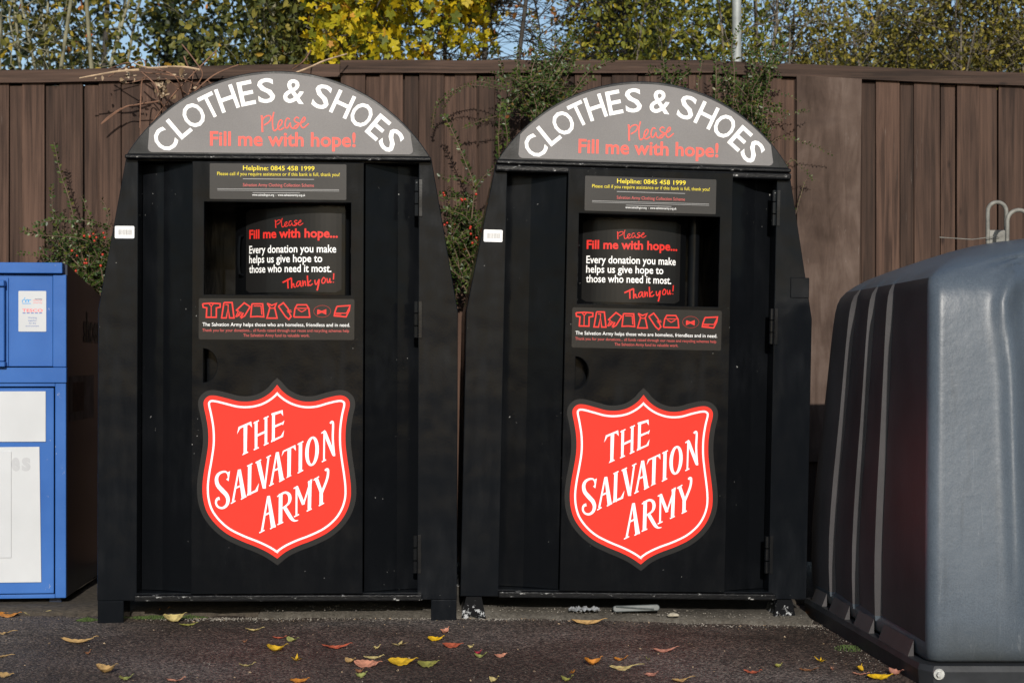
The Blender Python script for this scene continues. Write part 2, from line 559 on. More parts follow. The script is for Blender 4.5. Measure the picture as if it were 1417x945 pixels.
def fill2d(loops, half=0.0, bevel=0.0):
    """Filled flat shape (with holes) in x-z; extruded by +-half along y."""
    cu = bpy.data.curves.new('fill', 'CURVE')
    cu.dimensions = '2D'
    cu.fill_mode = 'BOTH'
    cu.extrude = half
    if bevel:
        cu.bevel_depth = bevel
        cu.bevel_resolution = 1
        cu.offset = -bevel
    for lp in loops:
        sp = cu.splines.new('POLY')
        sp.points.add(len(lp) - 1)
        for q, p in zip(sp.points, lp):
            q.co = (p[0], p[1], 0, 1)
        sp.use_cyclic_u = True
    v, f = curve_mesh(cu)
    return [(p[0], -p[2], p[1]) for p in v], f

def plate(loops, y0, y1, bevel=0.0):
    h = (y1 - y0) / 2
    v, f = fill2d(loops, max(h - bevel, 0.0), bevel)
    return [(p[0], p[1] + (y0 + y1) / 2, p[2]) for p in v], f

def rrect(x0, x1, z0, z1, r, n=5):
    pts = []
    for cx, cz, a0 in ((x1 - r, z1 - r, 0), (x0 + r, z1 - r, 90), (x0 + r, z0 + r, 180), (x1 - r, z0 + r, 270)):
        for i in range(n + 1):
            a = R(a0 + 90 * i / n)
            pts.append((cx + r * math.cos(a), cz + r * math.sin(a)))
    return pts

def text2d(s, x0, x1, base, cap, bold=0.0, res=3, spacing=1.0):
    """Text fitted between x0 and x1 with its baseline and capital height; returns flat verts in (x, z)."""
    cu = bpy.data.curves.new('text', 'FONT')
    cu.body = s
    cu.resolution_u = res
    cu.offset = bold
    cu.space_character = spacing
    v, f = curve_mesh(cu)
    xs = [p[0] for p in v]
    a, b = min(xs), max(xs)
    k = (x1 - x0) / (b - a)
    kc = cap / (0.729 + 2 * bold)
    return [(x0 + (p[0] - a) * k, base + p[1] * kc) for p in v], f

def put(mb, vf, y, T=None):
    v, f = vf
    mb.add([(T(p) if T else p)[0:1] + (y,) + (T(p) if T else p)[1:2] for p in v], f)

def catmull(pts, n=8, closed=False):
    pts = [Vector(p) for p in pts]
    out = []
    m = len(pts)
    rng = range(m) if closed else range(m - 1)
    for i in rng:
        if closed:
            p0, p1, p2, p3 = pts[(i - 1) % m], pts[i], pts[(i + 1) % m], pts[(i + 2) % m]
        else:
            p0, p1, p2, p3 = pts[max(i - 1, 0)], pts[i], pts[i + 1], pts[min(i + 2, m - 1)]
        for k in range(n):
            t = k / n
            out.append(0.5 * ((2 * p1) + (p2 - p0) * t + (2 * p0 - 5 * p1 + 4 * p2 - p3) * t * t + (3 * p1 - p0 - 3 * p2 + p3) * t ** 3))
    if not closed:
        out.append(pts[-1])
    return out

def W(px, py, Y):
    """Measured photo position at distance Y -> metres in the scene."""
    return Vector(((px - 708.5) * Y / F_PX, Y, 0.87 - (py - 500) * Y / F_PX))

def sstep(a, b, x):
    t = min(1, max(0, (x - a) / (b - a)))
    return t * t * (3 - 2 * t)

def gz(x):
    return -0.024 * sstep(-0.25, 1.05, x)

# ------------------------------------------------------------------ setting: ground, concrete base, fence
def build_ground():
    xs = np.concatenate([np.linspace(-400, -6, 12), np.linspace(-5, 5, 101), np.linspace(6, 400, 12)])
    ys = np.concatenate([np.linspace(-200, -2, 8), np.linspace(0, 7, 71), np.linspace(9, 900, 14)])
    mb = MB()
    rnd = random.Random(4)
    v = []
    for y in ys:
        for x in xs:
            near = abs(x) < 5 and 0 < y < 7
            v.append((x, y, gz(x) + (rnd.uniform(-0.0018, 0.0018) if near else 0)))
    n = len(xs)
    f = [(j * n + i, j * n + i + 1, (j + 1) * n + i + 1, (j + 1) * n + i) for j in range(len(ys) - 1) for i in range(n - 1)]
    mb.add(v, f)
    o = mb.build('ground', M['asphalt'], smooth=True)
    tag(o, kind='structure')
build_ground()

def slab(name, mat, x0, x1, y0, y1, top, seed, jag):
    rnd = random.Random(seed)
    mb = MB()
    nx, ny = 60, 10
    v = []
    for j in range(ny + 1):
        for i in range(nx + 1):
            x = x0 + (x1 - x0) * i / nx
            y = y0 + (y1 - y0) * j / ny
            if j == 0:
                y += rnd.uniform(-jag, jag)
            z = gz(x) + top + rnd.uniform(-0.002, 0.002) - (0.010 if j == 0 else 0)
            v.append((x, y, z))
    m = len(v)
    for i in range(nx + 1):
        x = v[i][0]
        v.append((x, v[i][1] - 0.008 + rnd.uniform(-jag, jag) * 0.3, gz(x) - 0.02))
    f = [(j * (nx + 1) + i, j * (nx + 1) + i + 1, (j + 1) * (nx + 1) + i + 1, (j + 1) * (nx + 1) + i) for j in range(ny) for i in range(nx)]
    f += [(i + 1, i, m + i, m + i + 1) for i in range(nx)]
    mb.add(v, f)
    o = mb.build(name, mat, smooth=True)
    return tag(o, kind='structure')
slab('pavement', M['concrete'], -0.86, 1.02, 5.175, 6.35, 0.022, 3, 0.010)
slab('ground_soil', M['soil'], -2.9, -0.865, 5.22, 6.35, 0.020, 5, 0.02)
slab('ground_soil', M['soil'], 1.025, 3.2, 5.62, 6.35, 0.020, 6, 0.02)

FY = 6.40
def fence():
    root = empty('wooden_fence', (0, FY, 0))
    tag(root, 'brown stained wooden fence of overlapping upright boards with a flat capping rail', 'fence')
    rnd = random.Random(11)
    def ztop(x):   # the three panels step and slope a little
        if x < -0.72: return 2.087 + 0.026 * sstep(-2.2, -0.8, x)
        if x < 0.85: return 2.130
        return 2.128 - 0.050 * (x - 0.85) / 1.25
    pitch = 0.1665
    spans = [(-3.55, -0.72), (-0.72, 0.85), (0.85, 3.7)]
    off0 = W(0, 0, FY).x
    for a, b in spans:
        mb = MB()
        x = a
        k = 0
        while x < b - 0.02:
            wf = 0.102 + rnd.uniform(-0.013, 0.011)
            zt = ztop(x + 0.05) - 0.050
            t = rnd.random()
            y0 = rnd.uniform(-0.003, 0.002)
            x1 = min(x + wf, b)
            q0 = len(mb.v)
            mb.rbox(x + 0.001, x1, y0, y0 + 0.018, 0.03, zt, 0.002, t)
            ln = rnd.gauss(0, 0.0016)
            mb.v[q0:] = [(p[0] + ln * p[2], p[1], p[2]) for p in mb.v[q0:]]
            # the back board that shows in the gap
            t2 = rnd.random() * 0.8
            yb = 0.0165 + rnd.uniform(0, 0.003)
            step = pitch + rnd.uniform(-0.009, 0.009)
            yb = 0.0065 + rnd.uniform(-0.002, 0.004)
            if x + step < b:
                mb.rbox(x + wf + rnd.uniform(0.0015, 0.004), x + step - 0.0005, yb, yb + 0.016, 0.03, zt - 0.009 - rnd.uniform(0, 0.004), 0.0015, t2)
            x += step
        for q in range(8):
            xa_, xb_ = a + 0.002 + (b - a - 0.004) * q / 8, a + 0.002 + (b - a - 0.004) * (q + 1) / 8
            mb.box(xa_, xb_, 0.042, 0.085, 1.86, min(ztop(xa_), ztop(xb_)) - 0.0545, 0.1)
        mb.box(a + 0.002, b - 0.002, 0.042, 0.085, 0.35, 0.44, 0.3)
        mb.box(a + 0.002, b - 0.002, 0.030, 0.036, 0.05, min(ztop(a + 0.01), ztop(b - 0.01)) - 0.056, 0.0)  # dark sheet added behind the boards so the gaps look shaded
        mb.build('board_panel', M['fence'], root)
        # capping rail and its backing rail
        c = MB()
        n = 9
        for (yy0, yy1, dz0, dz1) in ((-0.020, 0.060, -0.054, 0.0),):
            v, f = [], []
            for i in range(n + 1):
                xx = a + 0.001 + (b - a - 0.002) * i / n
                zt = ztop(min(max(xx, a + 1e-4), b - 1e-4)) + rnd.uniform(-0.0015, 0.0015)
                v += [(xx, yy0, zt + dz0), (xx, yy0, zt + dz1 - 0.003), (xx, yy0 + 0.004, zt + dz1), (xx, yy1, zt + dz1), (xx, yy1, zt + dz0)]
            for i in range(n):
                for q in range(5):
                    p0, p1 = i * 5 + q, i * 5 + (q + 1) % 5
                    f.append((p0, p0 + 5, p1 + 5, p1))
            f += [(4, 3, 2, 1, 0), tuple(n * 5 + q for q in range(5))]
            c.add(v, f, rnd.uniform(0.3, 0.7))
        c.build('capping_rail', M['cap'], root)
    # plywood sheet nailed over the boards
    a, b = W(1101, 105, FY), W(1191, 108, FY)
    pl = MB()
    g = lambda u: a.x + (b.x - a.x) * u
    v, f = plate([[(g(0), a.z - 0.003), (g(0.02), 0.45), (g(0.93), 0.45), (g(1.0), b.z - 0.008)]], -0.022, -0.006, 0.0015)
    pl.add(v, f, 0.75)
    p = pl.build('plywood_patch', M['ply'], root)
    p['label'] = 'pale weathered plywood sheet fixed over the boards'
    return root
fence()

# ------------------------------------------------------------------ the two clothes banks
_v, _f = text2d('H', 0, 1, 0, 1)
CAP_K = max(p[1] for p in _v)            # true capital height that text2d returned for a wanted 1

def text(s, x0, x1, base, cap, bold=0.0, **k):
    return text2d(s, x0, x1, base, cap / CAP_K, bold, **k)

S1 = 5.1 / F_PX
def lx(px): return (px - 384.5) * S1
def lz(py): return 0.87 - (py - 500) * S1

# hand written words, traced as strokes (x right, y down, unit = one traced pixel)
PLEASE = [
    ([(165, 180), (180, 300), (180, 420), (188, 545)], 40),
    ([(172, 300), (230, 222), (310, 185), (362, 205), (365, 262), (318, 330), (222, 392)], 28),
    ([(432, 105), (405, 230), (402, 340), (415, 470), (450, 512), (510, 462), (590, 370), (608, 300), (580, 278), (540, 320), (518, 400), (532, 470), (580, 490), (655, 435)], 28),
    ([(775, 262), (722, 238), (682, 310), (675, 400), (700, 452), (740, 430), (785, 340), (792, 400), (820, 448), (868, 458)], 28),
    ([(972, 240), (922, 215), (872, 268), (905, 320), (968, 345), (958, 400), (905, 458), (865, 440), (920, 385), (1010, 345), (1090, 290), (1106, 232), (1080, 215), (1040, 270), (1010, 350), (1030, 420), (1080, 436), (1185, 345)], 28),
]
THANKS = [
    ([(145, 318), (230, 270), (335, 212)], 34),
    ([(255, 230), (258, 340), (264, 462)], 30),
    ([(335, 212), (338, 330), (340, 455)], 30),
    ([(340, 440), (358, 365), (382, 352), (390, 420), (425, 428)], 24),
    ([(525, 292), (475, 296), (442, 360), (452, 412), (492, 388), (526, 300), (530, 396), (555, 412)], 24),
    ([(570, 268), (575, 412)], 26),
    ([(576, 400), (600, 306), (624, 300), (630, 402)], 24),
    ([(665, 155), (672, 280), (682, 412)], 30),
    ([(742, 262), (684, 335), (722, 392), (775, 345)], 24),
    ([(818, 258), (824, 340), (850, 362), (898, 252)], 26),
    ([(905, 240), (890, 380), (864, 510)], 34),
    ([(995, 196), (958, 268), (968, 332), (1012, 322), (1030, 242), (990, 196)], 24),
    ([(1060, 215), (1070, 312), (1100, 308), (1122, 216)], 24),
    ([(1122, 220), (1126, 318), (1155, 296)], 22),
    ([(1198, 98), (1190, 250)], 26),
    ([(1190, 300), (1190, 322)], 26),
]

def script(mb, strokes, T, k, yy, wmul=1.0, map3=None):
    """strokes traced in pixels -> flat ribbons; T maps traced px to local (x, z); k = metres per traced px."""
    for q, (pts, w) in enumerate(strokes):
        sm = catmull([(p[0], p[1], 0) for p in pts], 5) if len(pts) > 2 else [Vector((p[0], p[1], 0)) for p in pts]
        mb.ribbon([T(p.x, p.y) for p in sm], w * k * wmul, yy - 4e-5 * q)

# the shield outline (traced half by half), and its lettering
SHIELD = [(365, 184), (385, 208), (410, 228), (440, 243), (478, 252), (520, 250), (565, 237), (610, 227), (636, 229), (655, 244), (659, 268), (650, 310), (643, 365), (643, 425), (650, 485), (659, 545), (665, 600), (663, 650), (647, 700), (617, 745), (570, 785), (510, 815), (450, 838), (402, 862), (368, 889),
          (330, 864), (285, 842), (225, 818), (165, 788), (118, 748), (85, 702), (69, 652), (65, 600), (70, 545), (80, 485), (88, 425), (87, 365), (78, 310), (69, 268), (72, 246), (90, 230), (118, 229), (165, 240), (210, 251), (252, 252), (290, 244), (320, 229), (345, 209)]

def offset_loop(pts, d, kmax=1.9):
    """Moves a closed outline inwards (d > 0) or outwards."""
    n = len(pts)
    area = sum(pts[i][0] * pts[(i + 1) % n][1] - pts[(i + 1) % n][0] * pts[i][1] for i in range(n))
    sgn = 1 if area > 0 else -1
    out = []
    for i in range(n):
        p, a, c = Vector(pts[i]), Vector(pts[i - 1]), Vector(pts[(i + 1) % n])
        d1, d2 = (p - a).normalized(), (c - p).normalized()
        n1, n2 = Vector((-d1.y, d1.x)) * sgn, Vector((-d2.y, d2.x)) * sgn
        m = (n1 + n2)
        m = m.normalized() if m.length > 1e-6 else n1
        k = min(kmax, 1 / max(0.3, m.dot(n1)))
        q = p + m * d * k
        out.append((q.x, q.y))
    return out

# letters traced in pixels: ('p', polygon) or ('r', points, widths)
def serif(x0, y0, x1, y1, w=9):
    return ('r', [(x0, y0), (x1, y1)], [w, w])

LETTERS = [
    # THE
    ('p', [(272, 168), (284, 112), (380, 70), (386, 116), (366, 94), (350, 98), (347, 296), (360, 306), (312, 329), (323, 306), (322, 112), (296, 124)]),
    ('r', [(417, 70), (417, 278)], [22, 20]), serif(398, 84, 438, 62), serif(400, 287, 438, 268),
    ('r', [(492, 36), (492, 244)], [20, 20]), serif(474, 50, 512, 30), serif(476, 252, 512, 233),
    ('r', [(424, 178), (487, 148)], [16, 16]),
    ('r', [(549, 6), (548, 220)], [22, 22]), ('p', [(532, 20), (534, 8), (618, -18), (622, 28), (604, 4), (556, 22)]), ('p', [(556, 100), (616, 76), (632, 62), (622, 96), (612, 92), (556, 118)]),
    ('p', [(530, 230), (534, 212), (606, 180), (630, 136), (622, 186)]),
    # SALVATION
    ('r', catmull([(207, 482, 0), (192, 456, 0), (160, 456, 0), (130, 476, 0), (118, 512, 0), (128, 556, 0), (160, 594, 0), (193, 630, 0), (206, 668, 0), (196, 708, 0), (165, 730, 0), (132, 722, 0), (115, 694, 0), (122, 664, 0), (142, 656, 0)], 4), 'S'),
    ('p', [(198, 462), (220, 448), (210, 526), (192, 512), (204, 500)]),
    ('r', [(286, 438), (243, 680)], [12, 15]), ('r', [(291, 436), (326, 652)], [22, 34]), ('r', [(258, 580), (312, 556)], [13, 13]), serif(228, 696, 262, 674), serif(304, 664, 345, 640),
    ('r', [(370, 402), (367, 630)], [26, 26]), serif(350, 412, 390, 391), ('p', [(348, 640), (352, 622), (412, 594), (440, 540), (430, 602)]),
    ('r', [(434, 372), (482, 580)], [32, 26]), ('r', [(513, 336), (484, 582)], [14, 12]), serif(414, 386, 456, 362), serif(496, 347, 530, 328),
    ('r', [(574, 306), (533, 552)], [12, 15]), ('r', [(579, 304), (613, 518)], [22, 34]), ('r', [(546, 448), (600, 424)], [13, 13]), serif(518, 562, 552, 543), serif(594, 530, 634, 507),
    ('p', [(611, 338), (621, 294), (716, 248), (720, 294), (700, 270), (684, 274), (681, 480), (690, 482), (646, 504), (655, 488), (656, 290), (632, 300)]),
    ('r', [(755, 232), (754, 452)], [26, 26]), serif(733, 246, 776, 222), serif(734, 464, 776, 441),
    ('r', [(843 + 39 * math.cos(2 * math.pi * i / 28), 297 + 104 * math.sin(2 * math.pi * i / 28) - 0.40 * 39 * math.cos(2 * math.pi * i / 28)) for i in range(28)], 'O'),
    ('r', [(936, 158), (934, 366)], [13, 13]), serif(918, 378, 950, 361), serif(914, 160, 942, 138), ('r', [(936, 146), (1010, 326)], [26, 24]),
    ('r', catmull([(980, 84, 0), (996, 70, 0), (1003, 96, 0), (1001, 200, 0), (1012, 334, 0)], 5), [14] * 6 + [16] * 15),
    # ARMY
    ('r', [(508, 644), (464, 908)], [12, 16]), ('r', [(513, 638), (551, 880)], [22, 36]), ('r', [(482, 786), (540, 758)], [13, 13]), serif(444, 920, 484, 899), serif(526, 890, 569, 864),
    ('r', [(606, 622), (604, 848)], [28, 28]), serif(580, 644, 612, 620), serif(582, 858, 626, 838),
    ('r', catmull([(606, 626, 0), (640, 612, 0), (668, 626, 0), (676, 662, 0), (662, 700, 0), (618, 732, 0)], 4), [14, 14, 15, 16, 17, 18, 20, 22, 24, 25, 25, 25, 24, 23, 21, 18, 16, 14, 12, 11, 10]),
    ('r', catmull([(634, 722, 0), (664, 772, 0), (690, 812, 0), (714, 828, 0), (740, 824, 0)], 4), [26, 27, 28, 28, 28, 28, 27, 26, 25, 23, 20, 16, 13, 10, 8, 6, 3]),
    ('r', [(726, 572), (726, 786)], [14, 14]), serif(704, 582, 734, 564), serif(708, 798, 746, 779), ('r', [(724, 566), (780, 704)], [26, 24]), ('r', [(838, 514), (778, 704)], [14, 12]), ('r', [(828, 524), (824, 742)], [26, 26]), serif(804, 755, 842, 736),
    ('p', [(812, 530), (846, 508), (842, 540), (816, 560)]),
    ('r', [(874, 500), (916, 614)], [28, 24]), serif(856, 518, 897, 490), ('r', catmull([(944, 446, 0), (956, 434, 0), (966, 446, 0), (958, 510, 0), (916, 620, 0)], 4), [16] * 5 + [18] * 12), ('r', [(914, 600), (914, 704)], [26, 26]), serif(896, 714, 936, 692),
]

ICONS = [
    ([[(70, 132), (143, 126), (218, 130), (218, 160), (186, 166), (186, 245), (102, 245), (106, 166), (76, 161), (70, 132)], [(143, 152), (143, 242)], [(122, 130), (143, 154), (163, 130)]]),
    ([[(250, 120), (318, 120), (335, 250), (297, 250), (285, 165), (270, 250), (230, 250), (250, 120)], [(262, 138), (285, 138), (285, 165)]]),
    ([[(352, 188), (420, 122), (470, 155), (424, 232), (398, 250), (412, 205)], [(352, 188), (372, 190), (350, 238), (360, 240), (386, 196)], [(372, 236), (398, 200)], [(386, 248), (404, 212)]]),
    ([[(485, 130), (575, 130), (585, 240), (530, 236), (475, 240), (485, 130)], [(500, 148), (562, 148), (568, 222)]]),
    ([[(614, 125), (652, 142), (692, 125), (676, 160), (682, 184), (697, 250), (612, 250), (630, 184), (636, 160), (614, 125)], [(634, 166), (678, 166)]]),
    ([[(708, 150), (750, 120), (790, 170), (800, 205), (816, 236), (796, 260), (768, 236), (708, 150)], [(778, 188), (816, 182)], [(784, 200), (820, 195)]]),
    ([[(838, 240), (848, 168), (866, 136), (945, 136), (965, 168), (973, 240), (838, 240)], [(848, 166), (965, 166)], [(872, 176), (905, 196), (942, 176)]]),
    ([[(1040, 178), (1040, 212), (1074, 196), (1108, 212), (1108, 178), (1074, 192), (1040, 178)], [(1050, 184), (1050, 204), (1074, 194)], [(1098, 184), (1098, 204), (1074, 194)]]),
    ([[(1202, 148), (1312, 140), (1306, 182), (1280, 236), (1180, 228), (1184, 200), (1202, 148)], [(1184, 204), (1282, 206), (1310, 150)], [(1190, 216), (1240, 216)]]),
]

def clothes_bank(loc, yaw, roll, label, chute_p, flared, seed, tag_plate, ddx=0.0, ddz=0.0):
    rnd = random.Random(seed)
    root = empty('clothes_bank', loc, (0, R(roll), R(yaw)))
    tag(root, label, 'clothes bank', 'black clothes banks in front of the fence')
    hw, zs, zt, tw, D = 0.598, 1.040, 1.540, 0.502, 0.70

    # body: sloping shoulders and barrel roof run back to a flat rear sheet
    arc_r = (tw * tw + 0.285 ** 2) / (2 * 0.285)
    def arc(half, z0, sag, n=40):
        r = (half * half + sag * sag) / (2 * sag)
        a = math.asin(min(1, half / r))
        return [(r * math.sin(-a + 2 * a * i / n), z0 + sag - r + r * math.cos(-a + 2 * a * i / n)) for i in range(n + 1)]
    ins = 0.012
    prof = [(-hw + ins, 0.085), (-hw + ins, zs)] + arc(tw - ins, zt, 0.275) + [(hw - ins, zs), (hw - ins, 0.085)]
    b = MB()
    n = len(prof)
    b.add([(p[0], 0.02, p[1]) for p in prof] + [(p[0], D, p[1]) for p in prof],
          [(i, i + 1, n + i + 1, n + i) for i in range(n - 1)] + [(n - 1, 0, n, 2 * n - 1), tuple(n + i for i in range(n))])
    b.build('body', M['black_frame'], root, True, 30)

    # front frame: two shouldered columns, sill and head in one pressed plate
    out = [(-hw, 0.072), (hw, 0.072), (hw, zs), (tw + 0.006, zt + 0.007), (-tw - 0.006, zt + 0.007), (-hw, zs)]
    hole = [(-0.468, 0.097), (0.465, 0.097), (0.465, 1.535), (-0.468, 1.535)]
    fr = MB()
    fr.add(*plate([out, hole], 0.0, 0.10, 0.0025))
    fr.build('frame', M['black_frame'], root)
    sl = MB()
    sl.rbox(-0.470, 0.482, -0.034, 0.02, 0.0735, 0.0935, 0.004)
    sl.build('sill', M['worn'], root)

    # canopy board with its arched top, and the worn lip below it
    cz = 1.555
    ca = MB()
    ca.add(*plate([arc(0.503, cz, 0.283, 64)], -0.016, 0.05, 0.003))
    can = ca.build('canopy', M['black_canopy'], root)
    lip = MB()
    lip.rbox(-0.507, 0.507, -0.030, 0.03, 1.5405, 1.5535, 0.004)
    if flared:
        lip.rbox(-0.510, 0.510, -0.024, 0.03, 1.516, 1.539, 0.006)
    lip.build('canopy_lip', M['worn'], root)

    # grey header sign with the arched words
    x0, x1 = lx(205.5), lx(569)
    zb0, zb1 = lz(213.5), lz(216.5)
    A = arc(0.492, cz + 0.006, 0.267, 90)
    top = [p for p in A if x0 + 0.002 <= p[0] <= x1 - 0.002]
    loop = [(x0 + 0.012, zb0), (x1 - 0.012, zb0), (x1 - 0.004, zb0 + 0.004), (x1, zb0 + 0.012)] + [p for p in reversed(top)] + [(x0, zb0 + 0.012), (x0 + 0.004, zb0 + 0.004)]
    sg = MB()
    sg.add(*plate([loop], -0.0180, -0.0163))
    sign = sg.build('header_sign', M['sign_grey'], root)
    sign['label'] = 'grey arched sign with white and red words'
    wl = MB()
    def zx(zx_, zy_): return lx(170 + zx_ * 0.33169), lz(80 + zy_ * 0.33169)
    ccx, ccz = zx(648, 0)[0], None
    rad = 634 * 0.33169 * S1              # radius through the letters' middles
    cxm = lx(170 + 648 * 0.33169)
    czm = lz(80 + 138 * 0.33169) - rad
    caps = 0.0815
    LET = [('C', -48.4, 74), ('L', -40.7, 60), ('O', -34.0, 86), ('T', -27.0, 68), ('H', -20.0, 78), ('E', -12.5, 62), ('S', -5.0, 70), ('&', 5.6, 88), ('S', 16.2, 70), ('H', 24.4, 78), ('O', 32.6, 86), ('E', 40.3, 62), ('S', 47.4, 68)]
    for ch, ang, wz in LET:
        w = wz * 0.33169 * S1
        v, f = text(ch, -w / 2, w / 2, -caps / 2, caps * (1.0 if ch not in 'SCO&' else 0.985), 0.011)
        a = R(ang)
        ca_, sa_ = math.cos(a), math.sin(a)
        wl.add([(cxm + rad * sa_ + p[0] * ca_ + p[1] * sa_, -0.0187, czm + rad * ca_ - p[0] * sa_ + p[1] * ca_) for p in v], f)
    wl.build('lettering', M['white_print'], sign)
    rl = MB()
    put(rl, text('Fill me with hope!', zx(362, 0)[0], zx(964, 0)[0], zx(0, 372)[1], 60 * 0.33169 * S1, 0.021), -0.0187)
    script(rl, PLEASE, lambda x, y: (lx(350 + x / 15.744), lz(150 + y / 15.744)), S1 / 15.744, -0.0187)
    rl.build('lettering', M['salmon_print'], sign)

    # door: two canted cheeks and a proud centre plate with the chute mouth and lock hole cut through it
    dy = -0.026
    d = MB()
    prof2 = [(-0.4665, 0.078), (-0.394, 0.060), (-0.287, 0.006), (-0.287, 0.030)]
    for sgn in (-1, 1):
        pr = [(-p[0] * sgn, p[1]) for p in prof2]
        pr = [pr[0], (pr[1][0] + ddx * 0.6, pr[1][1]), (pr[2][0] + ddx, pr[2][1])]
        if sgn == 1:
            pr = [(x - 0.0025 if x > .4 or x < -.4 else x, y) for x, y in pr]
        v = [(x, y, 0.0985) for x, y in pr[:3]] + [(x, y, 1.533) for x, y in pr[:3]]
        v += [(x, y + 0.012, 0.0985) for x, y in pr[:3]] + [(x, y + 0.012, 1.533) for x, y in pr[:3]]
        f = [(0, 1, 4, 3), (1, 2, 5, 4), (7, 6, 9, 10), (8, 7, 10, 11), (0, 6, 7, 1), (1, 7, 8, 2), (3, 4, 10, 9), (4, 5, 11, 10)]
        d.add(v, f)
    ox0, ox1, oz0, oz1 = -0.245, 0.240, 1.0915, 1.3985
    hc = (lx(282.5), lz(506))
    half = [(hc[0], hc[1] + 0.056)] + [(hc[0] + 0.046 * math.sin(math.pi * i / 16), hc[1] + 0.056 * math.cos(math.pi * i / 16)) for i in range(1, 16)] + [(hc[0], hc[1] - 0.056)]
    d.add(*plate([[(-0.285 + ddx, 0.097), (0.283 + ddx, 0.097), (0.283 + ddx, 1.533), (-0.285 + ddx, 1.533)], [(p[0] + ddx, p[1] + ddz) for p in ((ox0, oz0), (ox1, oz0), (ox1, oz1), (ox0, oz1))], [(p[0] + ddx, p[1] + ddz) for p in half]], dy, 0.004, 0.0018))
    door = d.build('door', M['black'], root)
    # the chute housing behind the mouth, and the little pocket behind the lock hole
    h = MB()
    h.box(ox0 - 0.03, ox0 - 0.004, 0.006, 0.46, oz0 - 0.03, oz1 + 0.03)
    h.box(ox1 + 0.004, ox1 + 0.03, 0.006, 0.46, oz0 - 0.03, oz1 + 0.03)
    h.box(ox0 - 0.0035, ox1 + 0.0035, 0.006, 0.46, oz1 + 0.004, oz1 + 0.03)
    h.box(ox0 - 0.0035, ox1 + 0.0035, 0.006, 0.46, oz0 - 0.03, oz0 - 0.004)
    h.box(ox0 - 0.03, ox1 + 0.03, 0.462, 0.47, oz0 - 0.03, oz1 + 0.03)
    moved = [h.build('chute_housing', M['black_deep'], root)]
    k = MB()
    k.box(hc[0] - 0.03, hc[0] + 0.07, 0.055, 0.06, hc[1] - 0.07, hc[1] + 0.07)
    moved.append(k.build('lock_pocket', M['black'], door))
    for zc, ln in ((1.42, 0.125), (1.012, 0.125), (0.225, 0.13)):
        hg = MB()
        for q in range(3):
            a0 = zc - ln / 2 + ln / 3 * q
            hg.tube([(0.4575, 0.002, a0 + 0.002), (0.4575, 0.002, a0 + ln / 3 - 0.002)], 0.0085, 10)
        hg.rbox(0.466, 0.478, -0.004, -0.0005, zc - ln / 2, zc + ln / 2, 0.001)
        hg.build('hinge', M['hinge'], door)

    # revolving chute: a curved door leaf, label on it, bar handle at its left edge, round post at the right
    ax, ay, CR, a0, a1, lab0, lab1, posts = chute_p
    c = MB()
    pts = []
    nseg = 24
    ch0, ch1 = oz0 - 0.003, oz1 + 0.003
    for i in range(nseg + 1):
        a = R(a0 + (a1 - a0) * i / nseg)
        pts.append((ax + CR * math.sin(a), ay - CR * math.cos(a)))
    v = [(p[0], p[1], ch0) for p in pts] + [(p[0], p[1], ch1) for p in pts]
    c.add(v, [(i, i + 1, nseg + 2 + i, nseg + 1 + i) for i in range(nseg)])
    chute = c.build('chute', M['black_deep'], root, True)
    def bend(u, z, lift):
        """u = arc length from the label's left edge."""
        a = R(lab0) + u / CR
        r = CR + lift
        return (ax + r * math.sin(a), ay - r * math.cos(a), z)
    lw = CR * R(lab1 - lab0)
    hand = MB()
    hx = -0.014
    pz = [1.165, 1.17, 1.20, 1.26, 1.295, 1.30]
    lf = [0.003, 0.018, 0.022, 0.022, 0.018, 0.003]
    hand.tube([bend(hx, z, l) for z, l in zip(pz, lf)], 0.0055, 8)
    hand.build('handle', M['black'], chute)
    for (px_, py_, rr) in posts:
        po = MB()
        po.tube([(px_, py_, ch0), (px_, py_, ch1)], rr, 24)
        po.build('post', M['black'], chute, True, 40)
    lb = MB()
    n = 20
    z0, z1 = 1.104, 1.388
    for i in range(n):
        u0, u1 = lw * i / n, lw * (i + 1) / n
        e = 0.010 if i == 0 else 0
        e2 = 0.010 if i == n - 1 else 0
        lb.add([bend(u0, z0 + e, 8e-4), bend(u1, z0 + e2, 8e-4), bend(u1, z1 - e2, 8e-4), bend(u0, z1 - e, 8e-4)], [(0, 1, 2, 3)])
    lab = lb.build('chute_label', M['chute_grey'], root, True)
    lab['label'] = 'black label with white and red words on the curved chute door'
    kk = 0.000576 * lw / 0.357
    Z0 = 1.104
    def lu(zx_): return (zx_ - 130) * kk
    def lzz(zy_): return Z0 + (585 - zy_) * 0.000576
    red, whi = MB(), MB()
    put(red, text('Fill me with hope...', lu(157), lu(727), lzz(264), 54 * 0.000576, 0.028), 0)
    def T2(x, y):
        return (lu(345 + (x - 165) * 0.1735), lzz(150 + (y - 105) * 0.128))
    script(red, PLEASE, T2, 0.000576 * 0.16, 0)
    def T3(x, y):
        return (lu(395 + (x - 145) * 0.294), lzz(474 + (y - 98) * 0.246))
    script(red, THANKS, T3, 0.000576 * 0.27, 0)
    for s_, x_, y_ in (('Every donation you make', 718, 352), ('helps us give hope to', 636, 409), ('those who need it most.', 690, 467)):
        put(whi, text(s_, lu(157), lu(x_), lzz(y_), 46 * 0.000576, 0.012), 0)
    for mb_, mt_ in ((red, 'red_print'), (whi, 'white_print')):
        mb_.v = [bend(p[0], p[2], 0.0016 - p[1]) for p in mb_.v]
        mb_.build('lettering', M[mt_], lab)

    # helpline label
    hl = MB()
    hx0, hx1, hz0, hz1 = lx(290.5), lx(477.5), lz(277.5), lz(228.5)
